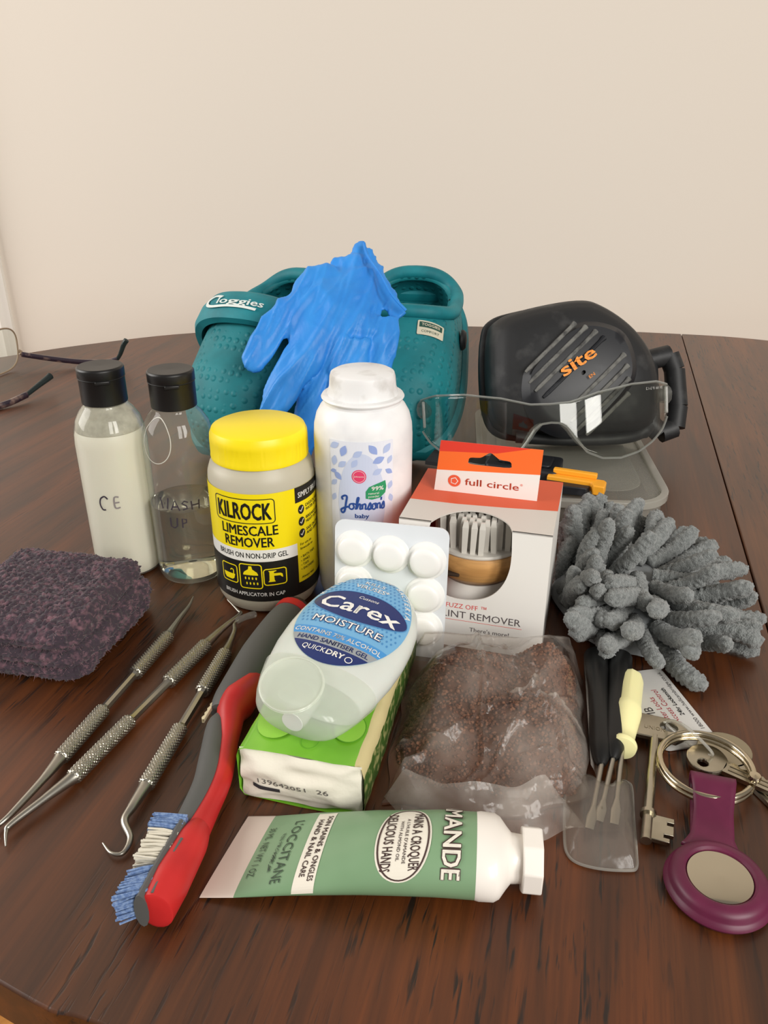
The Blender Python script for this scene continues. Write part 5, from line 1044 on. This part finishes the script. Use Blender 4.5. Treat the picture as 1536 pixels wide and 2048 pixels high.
# key tag card
cr0, cr1 = Vector((.1492, .2815)), Vector((.1400, .3300)); ce_ = (cr1 - cr0).normalized(); cn_ = Vector((-ce_.y, ce_.x))    # ce_: reading direction, cn_: letter-up
CM = frame(Vector((cr0.x, cr0.y, .0004)), (ce_.x, ce_.y, 0), (cn_.x, cn_.y, 0))
kt = thing('key_tag', 'white locksmith tag card under the mortice key', 'key tag', (cr0.x, cr0.y, 0)); CML = Matrix.Translation((-cr0.x, -cr0.y, 0)) @ CM
kto = MB().prism(rrect(-.006, 0, .0490, .0270, .003), 0, .0008, CML).build('card', mat('tag_white', (206, 204, 200), .35), kt, angle=20)
p = Print(); DGY = mat('tag_dark_ink', (60, 56, 58), .5); DRD = mat('tag_red_ink', (168, 52, 62), .5)
p.text('tag_lettering', DGY, 1, '18000 www.hallcambridge.co.uk', .0040, .0020, .0019, .0420); p.text('tag_lettering', DGY, 1, '24hr Locksmith', .0140, .0062, .0021, .0200, bold=.02); p.text('tag_lettering', DRD, 1, 'Access Control', .0095, .0105, .0028, .0240); p.text('tag_lettering', DRD, 1, 'Master Locks', .0075, .0146, .0028, .0210); p.text('tag_lettering', DGY, 1, 'CAMB', .0060, .0192, .0042, .0160)
p.build(lambda u, v, o: CML @ Vector((u, v, .00082 + o)), kto)
# purple fob
fb_ = thing('key_fob', 'round dark purple silicone tracker fob looped on the key ring', 'key fob', (.1202, .2000, 0), (0, 0, RAD(-10)))
FBM = mat('fob_purple', (88, 25, 54), .42, vary=((100, 31, 62), 80, .4, .7))
MB().lathe([(0, .0005), (.0165, .0005), (.0182, .0012), (.0188, .0024), (.0184, .0036), (.0176, .0042), (.0172, .0048), (.0170, .0062), (.0160, .0076), (.0140, .0084), (.0126, .0084), (.0118, .0078), (.0115, .0068), (0, .0066)], 72).build('holder_ring', FBM, fb_, angle=35)
MB().lathe([(0, .0062), (.0113, .0062), (.0115, .0070), (.0112, .0074), (.008, .0078), (0, .0080)], 64).build('tracker_disc', mat('polished_steel', (186, 178, 160), .07, metal=1), fb_)
sp = [(.0, .0150, .0050), (.0015, .0205, .0052), (.0030, .0280, .0062), (.0042, .0360, .0090), (.0050, .0430, .0118), (.0056, .0475, .0112), (.0056, .0488, .0075), (.0052, .0470, .0035), (.0042, .0400, .0018), (.0025, .0260, .0012), (.001, .017, .0016)]
spp = catmull(sp, 5); wf = lambda k: interp(k / (len(spp) - 1), [0, .1, .25, .42, .58, .8, 1], [.0105, .0078, .0072, .0085, .0085, .0072, .008])
mb = MB(); mb.grid(lambda u, v: Vector(spp[round(v * (len(spp) - 1))]) + Vector(((2 * u - 1) * wf(round(v * (len(spp) - 1))), -(2 * u - 1) * .001, 0)), 9, len(spp)); mb.build('fob_strap', FBM, fb_, angle=60, solid=.0016)

# ---------------------------------------------------------------- reading spectacles
rs = thing('spectacles', 'tortoiseshell reading spectacles lying upside down at the far left', 'glasses', (-.40, .84, .0009)); RO = Vector((-.40, .84, 0))
TORT = mat('tortoiseshell', (48, 36, 48), .3, vary=((128, 104, 96), 120, .48, .66, 2), coat=.5); TIP = clear('temple_tip_plastic', (120, 140, 140), 1.5, .05, .35, (70, 86, 88)); LENS = clear('spectacle_lens', (246, 247, 244), 1.4, .02, .1, (236, 232, 224))
W = lambda pts: [Vector(q_) - RO for q_ in pts]
P_ = catmull(W([(-.4060, .8830, .0150), (-.3750, .8850, .0095), (-.3430, .8880, .0050), (-.3150, .8900, .0045), (-.3020, .8905, .0075)]), 6); MB().tube(P_, .0021, 10, (0, 0, 1), 1.4).build('temple', TORT, rs)
P_ = catmull(W([(-.3020, .8905, .0075), (-.2975, .8900, .0140), (-.2925, .8900, .0240), (-.2880, .8900, .0300)]), 6); MB().tube(P_, [.0020 + .0012 * k / (len(P_) - 1) for k in range(len(P_) - 1)] + [.0018], 10, (0, 1, 0), 1).build('temple_tip', TIP, rs)
P_ = catmull(W([(-.4800, .7330, .0170), (-.4300, .7300, .0100), (-.3850, .7330, .0030), (-.3680, .7420, .0028), (-.3540, .7640, .0060)]), 6); MB().tube(P_, .0023, 10, (0, 0, 1), 1.4).build('temple', TORT, rs)
P_ = catmull(W([(-.3540, .7640, .0060), (-.3480, .7780, .0105), (-.3430, .7900, .0140), (-.3405, .7960, .0160)]), 6); MB().tube(P_, [.0022 + .0016 * k / (len(P_) - 1) for k in range(len(P_) - 1)] + [.0022], 10, (0, 0, 1), 1).build('temple_tip', TIP, rs)
for cy_, cxx in ((.8550, -.4175), (.7730, -.4415)):
    fr_ = frame(Vector((cxx, cy_, .0245)) - RO, (.28, .96, 0), (.10, 0, 1)); o2 = ellipse(0, 0, .0300, .0240, 44, 0, 3)
    MB().tube([fr_ @ Vector((a, b, 0)) for a, b in o2], .0009, 8, closed=True).build('rim', mat('spectacle_rim', (150, 128, 104), .35), rs)
    MB().prism([(a * .985, b * .985) for a, b in o2], -.0005, .0005, fr_).build('lens', LENS, rs, angle=30)
MB().tube(W([(-.4270, .8250, .0330), (-.4300, .8140, .0350), (-.4330, .8030, .0330)]), .0014, 8).build('bridge', MATS['spectacle_rim'], rs)
MB().tube(W([(-.4090, .8840, .0190), (-.4070, .8850, .0170), (-.4060, .8830, .0150)]), .0020, 8).build('hinge', MATS['spectacle_rim'], rs)

# ---------------------------------------------------------------- chair pushed under the near edge
ch = thing('wooden_chair', 'light tan wooden chair seat just visible under the near table edge', 'chair', (-.30, .42, -.744), (0, 0, RAD(-35)))
PINE = wood('chair_pine', (168, 112, 50), (196, 138, 68), (214, 160, 90), .5, 20, .8, pores=False)
MB().prism(rrect(-.21, -.21, .21, .21, .05), .43, .462).build('seat', PINE, ch, angle=30, bevel=.006)
for sx in (-1, 1):
    for sy in (-1, 1): MB().lathe([(.014, 0), (.018, .2), (.017, .43)], 16, Matrix.Translation((sx * .17, sy * .17, 0))).build('leg', PINE, ch)
